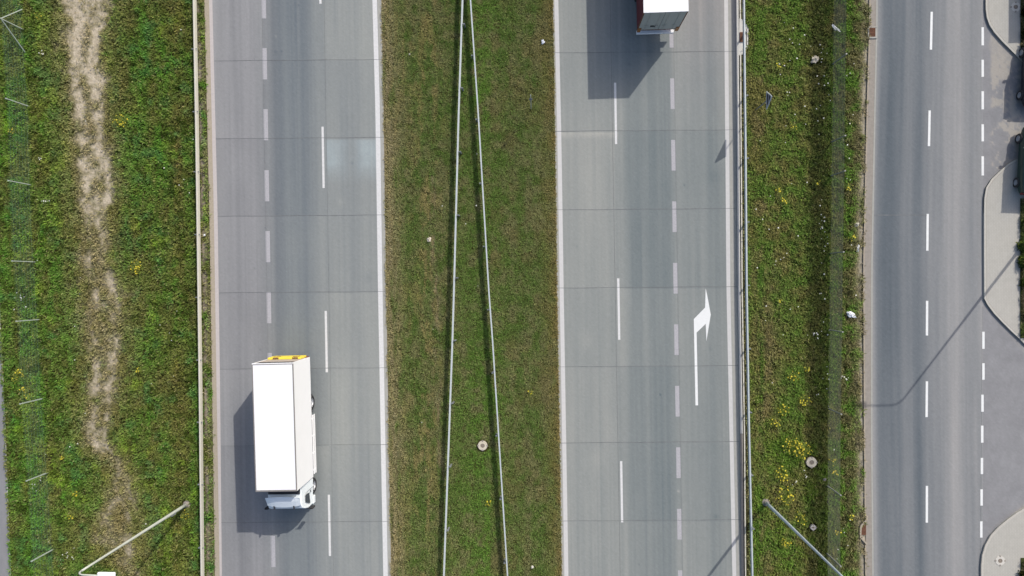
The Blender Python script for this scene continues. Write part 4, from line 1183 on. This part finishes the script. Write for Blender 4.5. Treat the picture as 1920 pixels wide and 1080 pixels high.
M['leafgreen'] = mat('flower_leaf', (0.17, 0.21, 0.035), 0.7, var=0.3, scale=12, spec=0.2)
FL = [
    ('yellow flower clump right of the dry track, near the top', 231, 228, 0.42, 0.5, 26), ('yellow flower clump in the meadow right of the dry track', 262, 502, 0.40, 0.5, 26),
    ('small yellow flower right of the dry track, level with the lorry roof', 265, 693, 0.16, 0.4, 9), ('yellow flowers beside the left wire fence', 41, 704, 0.40, 0.45, 20),
    ('yellow flowers at the foot of the left wire fence, the lower clump', 56, 735, 0.34, 0.45, 16), ('single yellow flower above the fence brace, in the left meadow', 122, 857, 0.12, 0.4, 7),
    ('yellow flowers left of the dry track near the lamp head', 146, 922, 0.2, 0.4, 11), ('yellow green flowers beside the left lamp post base', 352, 964, 0.32, 0.4, 10),
    ('yellow flowers in the top left corner near the braced fence post', 76, 33, 0.22, 0.4, 8), ('pale yellow flowers beside the fence, left of the track top', 30, 247, 0.2, 0.4, 7),
    ('little yellow flowers low in the meadow near the lamp arm', 140, 965, 0.16, 0.4, 6),
    ('yellow flower in the median grass below the manhole', 915, 942, 0.22, 0.22, 8), ('small yellow flower in the median right of the pale rail', 996, 735, 0.16, 0.2, 5),
    ('largest yellow flower clump above the right verge manhole, its left half', 1482, 833, 0.5, 0.5, 44), ('yellow flower clump touching the right verge manhole', 1501, 842, 0.46, 0.5, 44),
    ('round yellow flower clump left of the right verge manhole', 1462, 886, 0.42, 0.45, 30), ('yellow flowers right above the blue grey lamp post', 1468, 926, 0.52, 0.5, 34),
    ('yellow flower strip under the blue grey lamp post', 1469, 1015, 0.30, 0.45, 22), ('yellow flowers across the blue grey lamp pole', 1497, 968, 0.34, 0.4, 14),
    ('yellow flowers behind the fence, right of the manhole', 1562, 880, 0.24, 0.4, 10), ('yellow flowers by the fence just above the right manhole', 1556, 862, 0.22, 0.4, 9),
    ('orange yellow flowers left of the fence level with the arrow shaft', 1465, 765, 0.34, 0.45, 18), ('bright yellow flower level with the arrow shaft end', 1510, 691, 0.16, 0.4, 8),
    ('yellow flowers left of the fence near the arrow shaft', 1484, 703, 0.32, 0.4, 14), ('yellow flower clump below the arrow level on the right verge', 1506, 748, 0.36, 0.45, 18),
    ('yellow flower on the right verge beside the sign shadow level', 1482, 241, 0.26, 0.35, 8), ('pale yellow flowers near the triangular sign', 1458, 125, 0.3, 0.35, 9),
    ('yellow flowers mid right verge level with the cars', 1457, 356, 0.16, 0.35, 6), ('yellow flowers in the shaded band by the right fence', 1529, 342, 0.16, 0.4, 6),
    ('yellow flowers on the right verge, a loose pair', 1470, 378, 0.24, 0.35, 8), ('single bright yellow flower on the right verge above the arrow', 1459, 563, 0.1, 0.35, 5),
    ('yellow flower near the bottom right fence', 1592, 966, 0.14, 0.4, 6), ('yellow flowers low beside the bent kerb drain', 1568, 994, 0.22, 0.4, 8),
    ('yellow flowers along the arrow lane verge bottom', 1450, 790, 0.3, 0.4, 12),
    ('yellow flowers at the upper right verge by the service road', 1587, 352, 0.2, 0.4, 6), ('yellow flowers by the stone on the service road verge', 1593, 448, 0.2, 0.35, 7),
]
for i, (lb, x, y, r_, h_, n_) in enumerate(FL): flower_plant(lb, x, y, r_, h_, n_, 400 + i)

# tiny white blossoms scattered through the verges
r2 = np.random.default_rng(77); b = MB()
def blossom(x, y, s, h):
    p = P(x, y); n0 = len(b.v); b.v.append((p.x, p.y, h + s * 0.4))
    for j in range(6):
        t = 6.283 * j / 6; q = s * (0.7 + 0.6 * r2.random()); b.v.append((p.x + q * math.cos(t), p.y + q * math.sin(t), h))
    for j in range(6): b.f.append((n0, n0 + 1 + j, n0 + 1 + (j + 1) % 6))
for (cx, cy, sx, sy, n) in [(88, 378, 10, 4, 9), (85, 105, 4, 8, 6), (45, 560, 12, 25, 10), (75, 910, 10, 12, 8), (130, 1040, 12, 8, 8), (80, 300, 5, 5, 3), (120, 660, 60, 300, 12), (320, 500, 40, 400, 14),
                            (1521, 630, 8, 6, 8), (1460, 400, 40, 300, 26), (1535, 150, 18, 90, 22), (1545, 640, 12, 200, 20), (1584, 707, 8, 4, 6), (1500, 900, 16, 16, 7), (1575, 1000, 12, 40, 6), (1590, 300, 15, 200, 12), (850, 500, 100, 500, 8), (1535, 420, 14, 60, 14), (1480, 120, 30, 80, 14)]:
    for k in range(n): blossom(cx + r2.normal() * sx * 0.6, cy + r2.normal() * sy * 0.6, 0.022 + 0.03 * r2.random(), 0.22 + 0.12 * r2.random())
o = b.build('wildflowers', 'wpetal'); kind(o, 'stuff'); o['label'] = 'tiny white blossoms scattered in the verges'


def shrub(label, px, py, rad, hgt, seed, shade=1.0, z=0.12):
    r2 = np.random.default_rng(seed); root = thing('shrub', label, 'shrub', P(px, py) + Vector((0, 0, z)), 0, 'shrubs behind the pavement')
    n = int(900 * rad * rad / 0.5 + 500)
    d = r2.normal(size=(n, 3)); d /= np.linalg.norm(d, axis=1)[:, None]; d[:, 2] = np.abs(d[:, 2])
    lump = 0.72 + 0.45 * vn(d[:, 0] * 2.4 + seed, d[:, 1] * 2.4, seed)
    rr_ = (0.45 + 0.55 * r2.random(n) ** 0.5) * lump
    C = d * rr_[:, None] * np.array([rad, rad, hgt])
    az = r2.uniform(0, 6.283, n); t = r2.uniform(-0.5, 0.9, n); l = r2.uniform(0.07, 0.14, n)
    u = np.stack([np.cos(az) * np.cos(t), np.sin(az) * np.cos(t), np.sin(t)], -1) * l[:, None]; s = np.stack([-np.sin(az), np.cos(az), 0 * az], -1) * (l * 0.28)[:, None]
    V = np.stack([C, C + u * 0.5 + s, C + u, C + u * 0.5 - s], 1).reshape(-1, 3)
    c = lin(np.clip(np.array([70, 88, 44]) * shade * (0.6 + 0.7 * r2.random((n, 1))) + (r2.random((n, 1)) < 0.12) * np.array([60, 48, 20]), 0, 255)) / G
    bulk('leaves', V, np.arange(n * 4).reshape(n, 4), np.repeat(c, 4, 0), 'blade', root)
    b = MB()
    for k in range(7):
        a = 6.283 * k / 7; b.tube([(0, 0, -0.1), (rad * .3 * math.cos(a), rad * .3 * math.sin(a), hgt * .45), (rad * .65 * math.cos(a), rad * .65 * math.sin(a), hgt * .8)], [0.03, 0.02, 0.008], 5)
    b.build('stems', 'rust', root)


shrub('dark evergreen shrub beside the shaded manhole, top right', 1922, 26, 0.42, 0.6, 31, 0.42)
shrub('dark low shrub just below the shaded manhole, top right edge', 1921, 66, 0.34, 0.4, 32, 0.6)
shrub('scruffy shrub at the pavement edge beside the lamp shadow', 1916, 462, 0.42, 0.5, 33, 1.25)
shrub('scruffy shrub at the pavement edge where the lamp shadow starts', 1915, 492, 0.42, 0.5, 34, 1.2)
shrub('low shrub at the pavement edge below the lamp shadow', 1919, 530, 0.34, 0.4, 35, 1.05)
shrub('green shrub behind the dark green car', 1922, 420, 0.40, 0.4, 36, 1.25)
shrub('low shrub at the lower tip of the pavement', 1921, 590, 0.3, 0.35, 37, 1.0)
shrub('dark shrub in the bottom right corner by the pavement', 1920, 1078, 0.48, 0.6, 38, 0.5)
